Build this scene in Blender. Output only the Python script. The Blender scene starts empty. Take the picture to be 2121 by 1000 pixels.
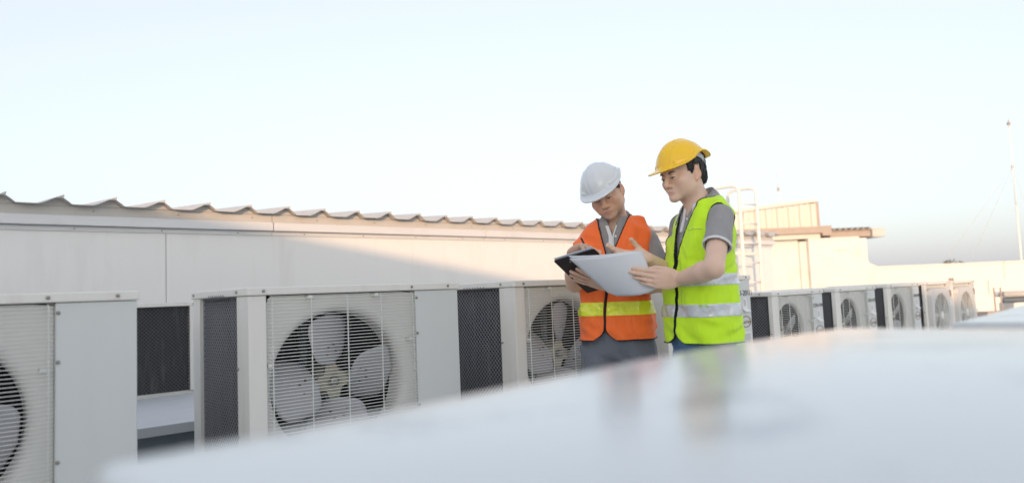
import bpy, bmesh, math, random
import numpy as np
from mathutils import Matrix, Vector

random.seed(7)
rng = np.random.default_rng(11)
scene = bpy.context.scene
COL = scene.collection
PI = math.pi

# ------------------------------------------------------------------ camera, light, exposure
cam_d = bpy.data.cameras.new('camera')
cam = bpy.data.objects.new('camera', cam_d)
COL.objects.link(cam)
cam_d.sensor_width = 36.0
cam_d.lens = 36.0 * 1480.0 / 2121.0
cam_d.clip_start = 0.02
cam_d.clip_end = 5000.0
cam.matrix_world = Matrix((
    (0.74755808, -0.01750564, -0.66396572, 0.0),
    (-0.66291016, -0.08184792, -0.74421169, 0.0),
    (-0.04131631, 0.99649108, -0.07279073, 1.18),
    (0, 0, 0, 1)))
cam_d.dof.use_dof = True
cam_d.dof.focus_distance = 3.3
cam_d.dof.aperture_fstop = 2.1
cam_d.dof.aperture_blades = 0
scene.camera = cam

SUN_AZ = math.radians(44.0)          # light travels this far round from +X towards +Y
SUN_EL = math.atan(0.159 * math.cos(SUN_AZ))
world = bpy.data.worlds.new('World')
scene.world = world
world.use_nodes = True
wn = world.node_tree
wn.nodes.clear()
w_out = wn.nodes.new('ShaderNodeOutputWorld')
w_bg = wn.nodes.new('ShaderNodeBackground')
w_sky = wn.nodes.new('ShaderNodeTexSky')
w_sky.sky_type = 'NISHITA'
w_sky.sun_disc = False
w_sky.sun_elevation = SUN_EL
w_sky.sun_rotation = math.radians(270.0) - SUN_AZ   # compass bearing of the sun from +Y
w_sky.altitude = 0.0
w_sky.air_density = 1.0
w_sky.dust_density = 2.35
w_sky.ozone_density = 2.2
w_bg.inputs['Strength'].default_value = 0.15
w_hs = wn.nodes.new('ShaderNodeHueSaturation')      # hazy, pale evening sky all round
w_hs.inputs['Saturation'].default_value = 0.60
wn.links.new(w_sky.outputs[0], w_hs.inputs['Color'])
w_tint = wn.nodes.new('ShaderNodeMix')                # even pale veil of high haze over the clear sky
w_tint.data_type = 'RGBA'
w_tint.inputs['Factor'].default_value = 0.58
w_tint.inputs['B'].default_value = (1.93, 1.965, 2.12, 1.0)
wn.links.new(w_hs.outputs[0], w_tint.inputs['A'])
wn.links.new(w_tint.outputs['Result'], w_bg.inputs[0])
wn.links.new(w_bg.outputs[0], w_out.inputs[0])

sun_d = bpy.data.lights.new('sun', 'SUN')
sun_d.energy = 1.05
sun_d.angle = math.radians(0.6)
sun_d.color = (1.0, 0.60, 0.32)
sun = bpy.data.objects.new('sun', sun_d)
COL.objects.link(sun)
sun.location = (-6, -6, 9)
sdir = Vector((math.cos(SUN_AZ) * math.cos(SUN_EL), math.sin(SUN_AZ) * math.cos(SUN_EL), -math.sin(SUN_EL)))
sun.rotation_euler = sdir.to_track_quat('-Z', 'Y').to_euler()

scene.view_settings.view_transform = 'Standard'
scene.view_settings.look = 'None'
scene.view_settings.exposure = 1.66
scene.view_settings.gamma = 1.0
scene.view_settings.use_curve_mapping = False
scene.render.engine = 'CYCLES'
scene.cycles.max_bounces = 7
scene.cycles.diffuse_bounces = 4

# ------------------------------------------------------------------ materials
STREAK = (9.0, 9.0, 0.7)
def mat(name, col, rough=0.5, metal=0.0, var=0.06, scale=6.0, bump=0.0, bscale=60.0, spec=0.5,
        dirt=None, dirt_amt=0.0, dirt_scale=3.0, stretch=None, coat=0.0, sub=0.0):
    m = bpy.data.materials.new(name)
    m.use_nodes = True
    nt = m.node_tree
    b = nt.nodes['Principled BSDF']
    b.inputs['Roughness'].default_value = rough
    b.inputs['Metallic'].default_value = metal
    b.inputs['Specular IOR Level'].default_value = spec
    b.inputs['Coat Weight'].default_value = coat
    b.inputs['Coat Roughness'].default_value = 0.08
    if sub:
        b.inputs['Subsurface Weight'].default_value = sub
        b.inputs['Subsurface Radius'].default_value = (0.012, 0.005, 0.003)
        b.inputs['Subsurface Scale'].default_value = 0.6
    tc = nt.nodes.new('ShaderNodeTexCoord')
    src = tc.outputs['Object']
    if stretch:
        mp = nt.nodes.new('ShaderNodeMapping')
        mp.inputs['Scale'].default_value = stretch
        nt.links.new(src, mp.inputs[0])
        src = mp.outputs[0]
    n = nt.nodes.new('ShaderNodeTexNoise')
    n.inputs['Scale'].default_value = scale
    n.inputs['Detail'].default_value = 6.0
    nt.links.new(src, n.inputs['Vector'])
    mx = nt.nodes.new('ShaderNodeMix')
    mx.data_type = 'RGBA'
    c0 = [max(0, c * (1 - var)) for c in col] + [1]
    c1 = [min(1, c * (1 + var)) for c in col] + [1]
    mx.inputs['A'].default_value = c0
    mx.inputs['B'].default_value = c1
    nt.links.new(n.outputs['Fac'], mx.inputs['Factor'])
    out = mx.outputs['Result']
    if dirt:
        n2 = nt.nodes.new('ShaderNodeTexNoise')
        n2.inputs['Scale'].default_value = dirt_scale
        n2.inputs['Detail'].default_value = 8.0
        n2.inputs['Roughness'].default_value = 0.65
        nt.links.new(src, n2.inputs['Vector'])
        r = nt.nodes.new('ShaderNodeValToRGB')
        r.color_ramp.elements[0].position = 0.52
        r.color_ramp.elements[1].position = 0.80
        r.color_ramp.elements[0].color = (0, 0, 0, 1)
        r.color_ramp.elements[1].color = (dirt_amt,) * 3 + (1,)
        nt.links.new(n2.outputs['Fac'], r.inputs[0])
        m2 = nt.nodes.new('ShaderNodeMix')
        m2.data_type = 'RGBA'
        m2.inputs['B'].default_value = tuple(dirt) + (1,)
        nt.links.new(r.outputs[0], m2.inputs['Factor'])
        nt.links.new(out, m2.inputs['A'])
        out = m2.outputs['Result']
    nt.links.new(out, b.inputs['Base Color'])
    if bump:
        n3 = nt.nodes.new('ShaderNodeTexNoise')
        n3.inputs['Scale'].default_value = bscale
        n3.inputs['Detail'].default_value = 4.0
        nt.links.new(src, n3.inputs['Vector'])
        bp = nt.nodes.new('ShaderNodeBump')
        bp.inputs['Strength'].default_value = bump
        bp.inputs['Distance'].default_value = 0.004
        nt.links.new(n3.outputs['Fac'], bp.inputs['Height'])
        nt.links.new(bp.outputs[0], b.inputs['Normal'])
    return m

M = {}
M['cream'] = mat('cream_paint', (0.765, 0.75, 0.70), 0.42, var=0.03, scale=3, dirt=(0.46, 0.42, 0.34), dirt_amt=0.30, dirt_scale=1.6, bump=0.05, bscale=1.2, stretch=STREAK)
M['cream_panel'] = mat('grey_cream_paint', (0.64, 0.66, 0.645), 0.38, var=0.03, scale=2.5, dirt=(0.50, 0.50, 0.46), dirt_amt=0.32, dirt_scale=1.3, bump=0.05, bscale=0.8, stretch=(5.0, 5.0, 0.8))
M['shroud'] = mat('shroud_paint', (0.70, 0.695, 0.65), 0.42, var=0.03, scale=3, dirt=(0.55, 0.53, 0.47), dirt_amt=0.3, dirt_scale=2.0, stretch=(4.0, 4.0, 0.9))
M['top'] = mat('gloss_white_paint', (0.60, 0.625, 0.618), 0.16, var=0.03, scale=4, dirt=(0.36, 0.38, 0.40), dirt_amt=0.8, dirt_scale=7, spec=0.45, bump=0.02, bscale=14)
M['wire'] = mat('guard_wire', (0.72, 0.73, 0.69), 0.4, var=0.05)
M['mesh_wire'] = mat('mesh_wire', (0.27, 0.275, 0.29), 0.38, metal=0.3, var=0.1)
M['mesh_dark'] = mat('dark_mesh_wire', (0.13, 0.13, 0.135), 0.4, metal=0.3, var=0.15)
M['coil'] = mat('dark_coil', (0.035, 0.036, 0.04), 0.55, var=0.5, scale=90, stretch=(1, 1, 0.1), dirt=(0.30, 0.30, 0.29), dirt_amt=0.55, dirt_scale=38, bump=0.4, bscale=150)
M['black'] = mat('black_interior', (0.012, 0.012, 0.013), 0.7, var=0.2)
M['blade'] = mat('blade_paint', (0.41, 0.41, 0.425), 0.45, var=0.05, scale=12, dirt=(0.32, 0.29, 0.25), dirt_amt=0.4, dirt_scale=7)
M['zinc'] = mat('yellow_zinc', (0.38, 0.36, 0.28), 0.35, metal=0.45, var=0.3, scale=25, dirt=(0.35, 0.16, 0.08), dirt_amt=0.6, dirt_scale=18)
M['motor'] = mat('motor_grey', (0.20, 0.19, 0.17), 0.5, var=0.2, scale=20)
M['screw'] = mat('screw_steel', (0.32, 0.30, 0.28), 0.35, metal=0.8, var=0.2)
M['rust'] = mat('rusty_screw', (0.20, 0.15, 0.13), 0.8, var=0.3)
M['wall'] = mat('wall_panel_white', (0.80, 0.80, 0.78), 0.45, var=0.02, scale=1.5, dirt=(0.60, 0.585, 0.54), dirt_amt=0.5, dirt_scale=1.5, bump=0.03, bscale=1.0, stretch=(2.2, 2.2, 0.35))
M['fascia'] = mat('fascia_beige', (0.56, 0.545, 0.515), 0.5, var=0.05, scale=3, dirt=(0.30, 0.17, 0.09), dirt_amt=0.3, dirt_scale=2.2)
M['gutter'] = mat('gutter_white', (0.68, 0.69, 0.70), 0.35, var=0.03, scale=3, dirt=(0.4, 0.36, 0.3), dirt_amt=0.25, dirt_scale=3)
M['roof'] = mat('roof_sheet_metal', (0.54, 0.525, 0.50), 0.42, metal=0.0, var=0.08, scale=5, dirt=(0.36, 0.31, 0.25), dirt_amt=0.4, dirt_scale=4)
M['render'] = mat('painted_render', (0.72, 0.70, 0.66), 0.7, var=0.04, scale=1.2, dirt=(0.5, 0.45, 0.38), dirt_amt=0.25, dirt_scale=1.5, bump=0.1, bscale=18)
M['pent'] = mat('penthouse_render', (0.72, 0.70, 0.655), 0.7, var=0.06, scale=1.2, dirt=(0.34, 0.28, 0.2), dirt_amt=0.35, dirt_scale=1.8, bump=0.1, bscale=18)
M['far_roof'] = mat('far_roof_sheet', (0.27, 0.23, 0.19), 0.5, var=0.08, scale=5)
M['clad'] = mat('cladding_cream', (0.64, 0.61, 0.55), 0.45, var=0.04, scale=2)
M['brown'] = mat('brown_fascia', (0.38, 0.32, 0.275), 0.55, var=0.12, scale=5)
M['pipe_white'] = mat('white_pipe_paint', (0.78, 0.77, 0.73), 0.4, var=0.03)
M['galv'] = mat('galvanised_steel', (0.20, 0.24, 0.27), 0.45, metal=0.4, var=0.2, scale=14)
M['ledge'] = mat('ledge_concrete', (0.58, 0.60, 0.62), 0.6, var=0.06, scale=5, dirt=(0.40, 0.40, 0.40), dirt_amt=0.4, dirt_scale=4, bump=0.1, bscale=40, stretch=(1, 3, 1))
M['floor'] = mat('roof_floor_concrete', (0.62, 0.615, 0.60), 0.75, var=0.1, scale=1.3, dirt=(0.40, 0.39, 0.37), dirt_amt=0.5, dirt_scale=0.8, bump=0.3, bscale=30)
M['ground'] = mat('far_ground', (0.16, 0.16, 0.12), 0.9, var=0.3, scale=0.02)
M['white_sticker'] = mat('white_sticker', (0.78, 0.78, 0.77), 0.35, var=0.03)
M['grey_sticker'] = mat('grey_label', (0.55, 0.55, 0.53), 0.4, var=0.15, scale=60)
M['brown_ink'] = mat('brown_ink', (0.26, 0.17, 0.13), 0.4, var=0.05)
M['ink'] = mat('black_ink', (0.05, 0.05, 0.055), 0.5, var=0.1)
M['lav'] = mat('plastic_guard', (0.58, 0.575, 0.56), 0.4, var=0.03)

_r = [n for n in M['top'].node_tree.nodes if n.type == 'VALTORGB'][0]      # dried water spots on the near covers
_r.color_ramp.elements[0].position = 0.54
_r.color_ramp.elements[1].position = 0.64

# ------------------------------------------------------------------ object helpers
def link(name, me, m=None, parent=None, smooth=False):
    o = bpy.data.objects.new(name, me)
    COL.objects.link(o)
    if m is not None and not me.materials:
        me.materials.append(m)
    if parent is not None:
        o.parent = parent
    if smooth:
        me.polygons.foreach_set('use_smooth', [True] * len(me.polygons))
    return o

def tag(o, label=None, cat=None, group=None, kind=None):
    if label: o['label'] = label
    if cat: o['category'] = cat
    if group: o['group'] = group
    if kind: o['kind'] = kind
    return o

def empty(name, loc=(0, 0, 0), rz=0.0):
    o = bpy.data.objects.new(name, None)
    COL.objects.link(o)
    o.location = loc
    o.rotation_euler = (0, 0, rz)
    o.empty_display_size = 0.1
    return o

def thing(name, label, cat, loc=(0, 0, 0), rz=0.0, group=None):
    return tag(empty(name, loc, rz), label, cat, group)

def bevel(o, w=0.003, seg=2):
    md = o.modifiers.new('bevel', 'BEVEL')
    md.width = w
    md.segments = seg
    md.limit_method = 'ANGLE'
    md.angle_limit = math.radians(40)
    return o

class MB:
    def __init__(s):
        s.v = []; s.f = []
    def add(s, vs, fs):
        n = len(s.v)
        s.v.extend([tuple(map(float, p)) for p in vs])
        s.f.extend([tuple(i + n for i in f) for f in fs])
        return s
    def box(s, x0, x1, y0, y1, z0, z1):
        v = [(x0, y0, z0), (x1, y0, z0), (x1, y1, z0), (x0, y1, z0), (x0, y0, z1), (x1, y0, z1), (x1, y1, z1), (x0, y1, z1)]
        return s.add(v, [(0, 3, 2, 1), (4, 5, 6, 7), (0, 1, 5, 4), (1, 2, 6, 5), (2, 3, 7, 6), (3, 0, 4, 7)])
    def prism(s, poly, ext):
        """poly: list of 3-D points of a planar outline, ext: extrusion vector"""
        n = len(poly)
        e = Vector(ext)
        v = [Vector(p) for p in poly] + [Vector(p) + e for p in poly]
        f = [tuple(range(n))[::-1], tuple(range(n, 2 * n))] + [(i, (i + 1) % n, n + (i + 1) % n, n + i) for i in range(n)]
        return s.add(v, f)
    def tube(s, pts, r, n=8, cap=True, r1=None):
        pts = [Vector(p) for p in pts]
        m = len(pts)
        rings = []
        up = None
        for i, p in enumerate(pts):
            t = (pts[min(i + 1, m - 1)] - pts[max(i - 1, 0)])
            if t.length < 1e-9: t = Vector((0, 0, 1))
            t.normalize()
            if up is None:
                a = Vector((0, 0, 1)) if abs(t.z) < 0.9 else Vector((1, 0, 0))
                up = t.cross(a).normalized()
            up = (up - t * up.dot(t)).normalized()
            bi = t.cross(up)
            rr = r if r1 is None else r + (r1 - r) * i / (m - 1)
            rings.append([p + (up * math.cos(2 * PI * k / n) + bi * math.sin(2 * PI * k / n)) * rr for k in range(n)])
        v = [q for ring in rings for q in ring]
        f = []
        for i in range(m - 1):
            for k in range(n):
                k2 = (k + 1) % n
                f.append((i * n + k, i * n + k2, (i + 1) * n + k2, (i + 1) * n + k))
        if cap:
            f.append(tuple(range(n))[::-1])
            f.append(tuple((m - 1) * n + k for k in range(n)))
        return s.add(v, f)
    def lathe(s, prof, n=32, axis='z', origin=(0, 0, 0), closed=False):
        """prof: list of (radius, height) turned round an axis"""
        ox, oy, oz = origin
        v = []
        for (r, h) in prof:
            for k in range(n):
                a = 2 * PI * k / n
                c, d = r * math.cos(a), r * math.sin(a)
                if axis == 'z': v.append((ox + c, oy + d, oz + h))
                elif axis == 'y': v.append((ox + c, oy + h, oz + d))
                else: v.append((ox + h, oy + c, oz + d))
        f = []
        m = len(prof)
        for i in range(m - 1 + (1 if closed else 0)):
            i2 = (i + 1) % m
            for k in range(n):
                k2 = (k + 1) % n
                f.append((i * n + k, i * n + k2, i2 * n + k2, i2 * n + k))
        if not closed:
            f.append(tuple(range(n))[::-1]); f.append(tuple((m - 1) * n + k for k in range(n)))
        return s.add(v, f)
    def mesh(s, name):
        me = bpy.data.meshes.new(name)
        me.from_pydata(s.v, [], s.f)
        me.update()
        return me
    def build(s, name, m, parent=None, smooth=False, bev=0):
        o = link(name, s.mesh(name), m, parent, smooth)
        if bev: bevel(o, bev)
        return o

def box(name, m, parent, x0, x1, y0, y1, z0, z1, bev=0.0):
    return MB().box(x0, x1, y0, y1, z0, z1).build(name, m, parent, bev=bev)

def children_of(o):
    return list(o.children)

def copy_tree(o, parent=None):
    c = o.copy()
    COL.objects.link(c)
    if parent is not None: c.parent = parent
    for ch in children_of(o):
        copy_tree(ch, c)
    return c

def text_mesh(txt, size, name='lettering'):
    cu = bpy.data.curves.new(name, 'FONT')
    cu.body = txt
    cu.size = size
    cu.align_x = 'CENTER'
    cu.align_y = 'CENTER'
    cu.extrude = 0.0004
    t = bpy.data.objects.new('tmp', cu)
    COL.objects.link(t)
    dg = bpy.context.evaluated_depsgraph_get()
    me = bpy.data.meshes.new_from_object(t.evaluated_get(dg))
    bpy.data.objects.remove(t)
    bpy.data.curves.remove(cu)
    me.name = name
    return me
# ------------------------------------------------------------------ the setting: ground and roof deck
tag(MB().box(-1500, 1500, -1500, 1500, -10.2, -10.0).build('ground', M['ground']), kind='structure')
tag(MB().box(-14, 34, -34, 34, -0.3, 0.0).build('roof_floor', M['floor']), kind='structure')

# unseen white block added behind the camera; its roof edge shades the near roof
bk = thing('shade_block', 'plain white block added unseen behind the camera to shade the condensers', 'building', (-7.5, -12, 0))
box('wall', M['render'], bk, -1.5, 1.5, -19, 15.5, 0, 3.05)
box('roof', M['gutter'], bk, -1.55, 1.55, -19.05, 15.55, 3.05, 3.155)
for yy in (-12, -7, -2, 3, 8):
    fr = box('window', M['gutter'], bk, 1.5, 1.54, yy, yy + 1.6, 1.1, 2.3)
    box('pane', M['black'], fr, 1.541, 1.545, yy + 0.06, yy + 1.54, 1.16, 2.24)

# ------------------------------------------------------------------ the long plant building
YW = 6.0
HC = 1.18
pb = thing('plant_building', 'long low white panelled building with a ribbed metal roof behind the condensers', 'building', (3.5, YW, 0))
LX = 3.5
def bx(name, m, x0, x1, y0, y1, z0, z1, bev=0.0, parent=None):
    return box(name, m, parent or pb, x0 - LX, x1 - LX, y0 - YW, y1 - YW, z0, z1, bev)
XE = 11.05
seams = [-6.0, -2.78, 1.70, 6.18, XE]
for a, b in zip(seams[:-1], seams[1:]):
    bx('wall_panel', M['wall'], a + 0.003, b - 0.003, YW, YW + 0.10, 0.0, HC + 0.70)
bx('joint_strip', M['fascia'], -6.0, XE, YW + 0.012, YW + 0.09, 0.0, HC + 0.69)
bx('end_wall', M['wall'], XE + 0.002, XE + 0.10, YW + 0.005, YW + 5.0, 0.0, HC + 0.70)
joints = [-6.0, -2.2, 0.18, 2.56, 4.94, 7.32, 9.2, XE + 0.12]
screw_me = MB().lathe([(0.0056, 0), (0.0056, -0.0022), (0.004, -0.0045), (0.001, -0.0055)], 10, 'y').mesh('screw')
screw_me.materials.append(M['screw'])
def put_screw(parent, x, y, z, me=None, rot=None, name='screw'):
    o = link(name, me or screw_me, None, parent)
    o.location = (x, y, z)
    if rot: o.rotation_euler = rot
    return o
for i, (a, b) in enumerate(zip(joints[:-1], joints[1:])):
    e = 0.004
    bx('flange', M['gutter'], a, b - e, YW - 0.012, YW - 0.001, HC + 0.587, HC + 0.622, 0.002)
    bx('gutter', M['gutter'], a + 0.002, b - e - 0.002, YW - 0.055, YW - 0.001, HC + 0.625, HC + 0.697, 0.006)
    bx('fascia', M['fascia'], a, b - e, YW - 0.020, YW + 0.02, HC + 0.700, HC + 0.768, 0.002)
    n = 4
    for k in range(n):
        x = a + (b - a) * (k + 0.5) / n - LX
        put_screw(pb, x, -0.0125, HC + 0.604)
        put_screw(pb, x + 0.12, -0.0205, HC + 0.735)
# ribbed roof sheets: one rib and its valley each
PITCH = 0.34
slope = math.tan(math.radians(4.2))
RL = 5.0
def rib_profile():
    # x along the eave, h above the valley
    return [(-0.155, 0.0), (-0.02, 0.0), (0.010, 0.010), (0.085, 0.049), (0.125, 0.049), (0.165, 0.018), (0.185, 0.0)]
prof = rib_profile()
mb = MB()
t = 0.004
n = len(prof)
vs = []
for (yy) in (-0.10, RL):
    zz = (yy + 0.10) * slope
    for (x, h) in prof: vs.append((x, yy, zz + h))
    for (x, h) in prof: vs.append((x, yy, zz + h - t))
fs = []
for i in range(n - 1):
    fs.append((i, i + 1, 2 * n + i + 1, 2 * n + i))
    fs.append((n + i, 3 * n + i, 3 * n + i + 1, n + i + 1))
    fs.append((i, n + i, n + i + 1, i + 1))
mb.add(vs, fs)
# the overlap lip standing on the crest
mb.add([(0.098, -0.10, 0.050), (0.128, -0.10, 0.067), (0.135, -0.10, 0.064), (0.132, -0.10, 0.0485),
        (0.098, RL, 0.050 + (RL + .1) * slope), (0.128, RL, 0.067 + (RL + .1) * slope), (0.135, RL, 0.064 + (RL + .1) * slope), (0.132, RL, 0.0485 + (RL + .1) * slope)],
       [(0, 1, 2, 3), (0, 4, 5, 1), (1, 5, 6, 2), (2, 6, 7, 3)])
sheet_me = mb.mesh('roof_sheet'); sheet_me.materials.append(M['roof'])
mb = MB()
mb.prism([(-0.012, -0.03, 0.0), (0.178, -0.03, 0.0), (0.160, -0.03, 0.014), (0.122, -0.03, 0.043), (0.086, -0.03, 0.043)], (0, 0.012, 0))
close_me = mb.mesh('rib_closure'); close_me.materials.append(M['fascia'])
x = 0.63 - 0.11 - 0.34 * 18
k = 0
while x < XE + 0.05:
    zr = HC + 0.772 + 0.002 * math.sin(k * 1.9)
    o = link('roof_sheet', sheet_me, None, pb)
    o.location = (x - LX, random.uniform(-0.012, 0.012), zr)
    o.rotation_euler = (0, random.uniform(-0.012, 0.012), 0)
    c = link('rib_closure', close_me, None, pb)
    c.location = (x - LX, 0, zr - 0.004)
    x += PITCH
    k += 1

# ------------------------------------------------------------------ access ladder with walk-through hoops at the end of the plant building
ld = thing('roof_ladder', 'white tube ladder with two hooped handrails at the end of the long building', 'ladder', (9.75, YW - 0.28, 0))
for k, dx in enumerate((0.0, 0.50)):
    top = HC + 1.50
    pts = [(dx, 0, 0.0), (dx, 0, 1.2), (dx, 0, top - 0.10), (dx, 0.03, top - 0.03), (dx, 0.10, top), (dx, 0.40, top), (dx, 0.47, top - 0.03), (dx, 0.50, top - 0.10)]
    pts.append((dx, 0.50, HC + 0.85 if k == 0 else top - 0.30))
    MB().tube(pts, 0.027, 10).build('rail', M['pipe_white'], ld, True)
for k in range(8):
    z = 0.30 + 0.30 * k
    MB().tube([(0.027, 0, z), (0.473, 0, z)], 0.014, 8).build('rung', M['pipe_white'], ld, True)
for z in (0.6, 1.65):
    for dx in (0.0, 0.50):
        box('bracket', M['pipe_white'], ld, dx - 0.02, dx + 0.02, 0.02, 0.265, z - 0.02, z + 0.02)

# ------------------------------------------------------------------ far penthouse (in its own frame: x to the right, y away)
RZ = math.atan2(-0.6659, 0.746)
def far_frame(name, label, cat, u, v):
    X = 0.746 * u + 0.6659 * v
    Y = -0.6659 * u + 0.746 * v
    return thing(name, label, cat, (X, Y, 0), RZ)
V0 = 19.0
U0 = 7.0
ph = far_frame('penthouse', 'sunlit cream penthouse with a corrugated parapet and metal roof to the right of the ladder', 'building', U0, V0)
def bx2(name, m, x0, x1, y0, y1, z0, z1, bev=0.0, parent=None):
    return box(name, m, parent or ph, x0, x1, y0, y1, z0, z1, bev)
xl, xm, xr, xe = -1.85, 0.82, 0.86, 2.46
bx2('wall', M['pent'], xl, 0.60, 0.0, 3.0, 0, 2.30)
bx2('pilaster', M['pent'], 0.60, 0.78, -0.08, 3.0, 0, 2.24)
w2 = bx2('side_wall', M['pent'], 0.78, 2.30, -0.25, 3.2, 0, 2.26)
bx2('coping', M['gutter'], 0.76, 2.10, -0.28, 3.2, 2.262, 2.30)
MB().prism([(2.302, 0.0, 0), (2.80, 0.0, 0), (2.80, 0.0, 1.45), (2.46, 0.0, 1.60), (2.302, 0.0, 2.0)], (0, 2.6, 0)).build('buttress', M['pent'], ph)
bx2('vent', M['brown'], 2.34, 2.40, -0.03, 0.0, 1.05, 1.35)
for (x, z) in ((0.99, 2.02), (1.12, 2.06), (1.12, 1.70), (1.32, 1.70)):
    bx2('bolt_plate', M['fascia'], x, x + 0.045, -0.262, -0.25, z, z + 0.03)
bx2('handle', M['fascia'], 1.5, 1.82, -0.275, -0.25, 1.95, 1.975)
bx2('eave_slab', M['clad'], xl, 1.08, -0.30, 3.0, 2.30, 2.42)
bx2('brown_fascia', M['brown'], xl, 1.10, -0.42, 3.0, 2.422, 2.60, 0.01)
bx2('brown_fascia', M['brown'], 1.102, 1.35, -0.40, 3.0, 2.35, 2.61, 0.01)
# corrugated upper parapet: each sheet a part
xx = xl
k = 0
cl = MB()
cl.prism([(0, 0, 0), (0.30, 0, 0), (0.30, 0.06, 0), (0, 0.06, 0)], (0, 0, 1.0))
cl.prism([(0.10, 0, 0), (0.13, -0.045, 0), (0.25, -0.045, 0), (0.28, 0, 0)], (0, 0, 0.98))
cl_me = cl.mesh('cladding_sheet'); cl_me.materials.append(M['clad'])
while xx < 1.0:
    o = link('cladding_sheet', cl_me, None, ph)
    o.location = (xx, -0.05, 2.60)
    o.scale = (0.995, 1, 0.40 + 0.09 * (xx - xl))
    xx += 0.30
    k += 1
tp = MB()
za, zb = 2.60 + 0.40, 2.60 + 0.40 + 0.09 * (1.08 - xl) + 0.01
tp.prism([(xl, -0.11, za), (1.09, -0.11, zb), (1.09, -0.11, zb + 0.09), (xl, -0.11, za + 0.09)], (0, 0.25, 0)).build('parapet_cap', M['clad'], ph)
bx2('corner_trim', M['brown'], 1.055, 1.20, -0.06, 1.5, 2.61, zb + 0.02, 0.01)
# ribbed roof running off to the right
for k in range(7):
    x = 1.36 + 0.155 * k
    MB().prism([(x, -0.30, 2.48), (x + 0.05, -0.30, 2.48), (x + 0.075, -0.30, 2.54), (x + 0.105, -0.30, 2.54), (x + 0.13, -0.30, 2.48), (x + 0.153, -0.30, 2.48), (x + 0.153, -0.30, 2.465), (x, -0.30, 2.465)], (0, 2.6, 0.12)).build('roof_sheet', M['far_roof'], ph)
bx2('eave_beam', M['brown'], 1.36, 2.43, -0.24, 2.2, 2.30, 2.462)
bx2('gutter_box', M['fascia'], 2.44, 2.78, -0.32, 2.4, 2.27, 2.50, 0.015)

an = far_frame('antenna_pole', 'thin jointed antenna pole rising behind the penthouse parapet', 'antenna', 7.43, 19.6)
MB().tube([(0, 0, 2.6), (-0.03, 0, 3.75)], 0.016, 6).build('pole', M['pipe_white'], an)
MB().tube([(-0.03, 0, 3.74), (-0.06, 0, 4.35)], 0.009, 6).build('tip', M['fascia'], an)
MB().lathe([(0.03, 0), (0.035, 0.05), (0.03, 0.1)], 8, 'z', (-0.03, 0, 3.70)).build('coupling', M['brown'], an)
box('base_plate', M['galv'], an, -0.1, 0.1, -0.1, 0.1, 2.42, 2.6)

# parapet along the far edge of the roof
pr = far_frame('parapet_wall', 'long sunlit white parapet wall at the far edge of the roof', 'wall', 15.0, 22.5)
for k in range(5):
    a = -3.6 + 4.0 * k
    box('wall_section', M['render'], pr, a, a + 3.985, 0, 0.2, 0, 1.50)
    box('coping', M['render'], pr, a, a + 3.985, -0.03, 0.23, 1.502, 1.56, 0.01)
box('plinth', M['render'], pr, -3.6, 16.4, -0.12, -0.001, 0, 0.32)
box('access_hatch', M['render'], pr, -0.15, 1.4, -0.06, -0.002, 0.55, 1.0, 0.01)

# mast with guy wires
ms = far_frame('lightning_mast', 'tall slim white lightning mast held by guy wires above the parapet', 'mast', 16.75, 23.6)
MB().tube([(0, 0, 0), (0, 0, 3.4)], 0.030, 10).build('lower_pole', M['pipe_white'], ms, True)
MB().tube([(0, 0, 3.4), (0, 0, 6.1)], 0.020, 10).build('upper_pole', M['pipe_white'], ms, True)
MB().lathe([(0.03, 0), (0.06, 0.03), (0.055, 0.08), (0.02, 0.11), (0.008, 0.2)], 10, 'z', (0, 0, 6.1)).build('terminal', M['brown'], ms)
MB().lathe([(0.037, 0), (0.045, 0.06), (0.03, 0.1)], 10, 'z', (0, 0, 4.66)).build('collar', M['fascia'], ms)
for (gx, gy) in ((-1.3, 2.0), (-2.4, 2.6), (1.8, 0.9)):
    MB().tube([(0, 0, 4.7), (gx * 0.5, gy * 0.5, 2.33), (gx, gy, 0.02)], 0.0045, 5).build('guy_wire', M['fascia'], ms)

# pipe run in front of the parapet at the right edge
pp = far_frame('pipe_run', 'grey lagged pipes on low white blocks near the right edge of the roof', 'pipes', 9.3, 13.0)
for k, (z, y, r, m) in enumerate(((0.80, 0.0, 0.055, 'fascia'), (0.695, 0.03, 0.05, 'galv'), (0.80, 0.22, 0.05, 'gutter'))):
    MB().tube([(-0.45, y, z), (3.0, y, z), (6.0, y, z)], r, 12).build('pipe', M[m], pp, True)
for k in range(7):
    x = -0.35 + 0.62 * k
    box('support_block', M['render'], pp, x, x + 0.16, -0.1, 0.3, 0, 0.64)
box('tray', M['brown'], pp, -0.8, 6.0, -0.05, 0.25, 0.40, 0.50)
for k, x in enumerate((-0.62, -0.50)):
    MB().tube([(x, 0, 0.0), (x, 0, 0.93)], 0.014, 6).build('stub_pipe', M['brown'], pp)

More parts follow.
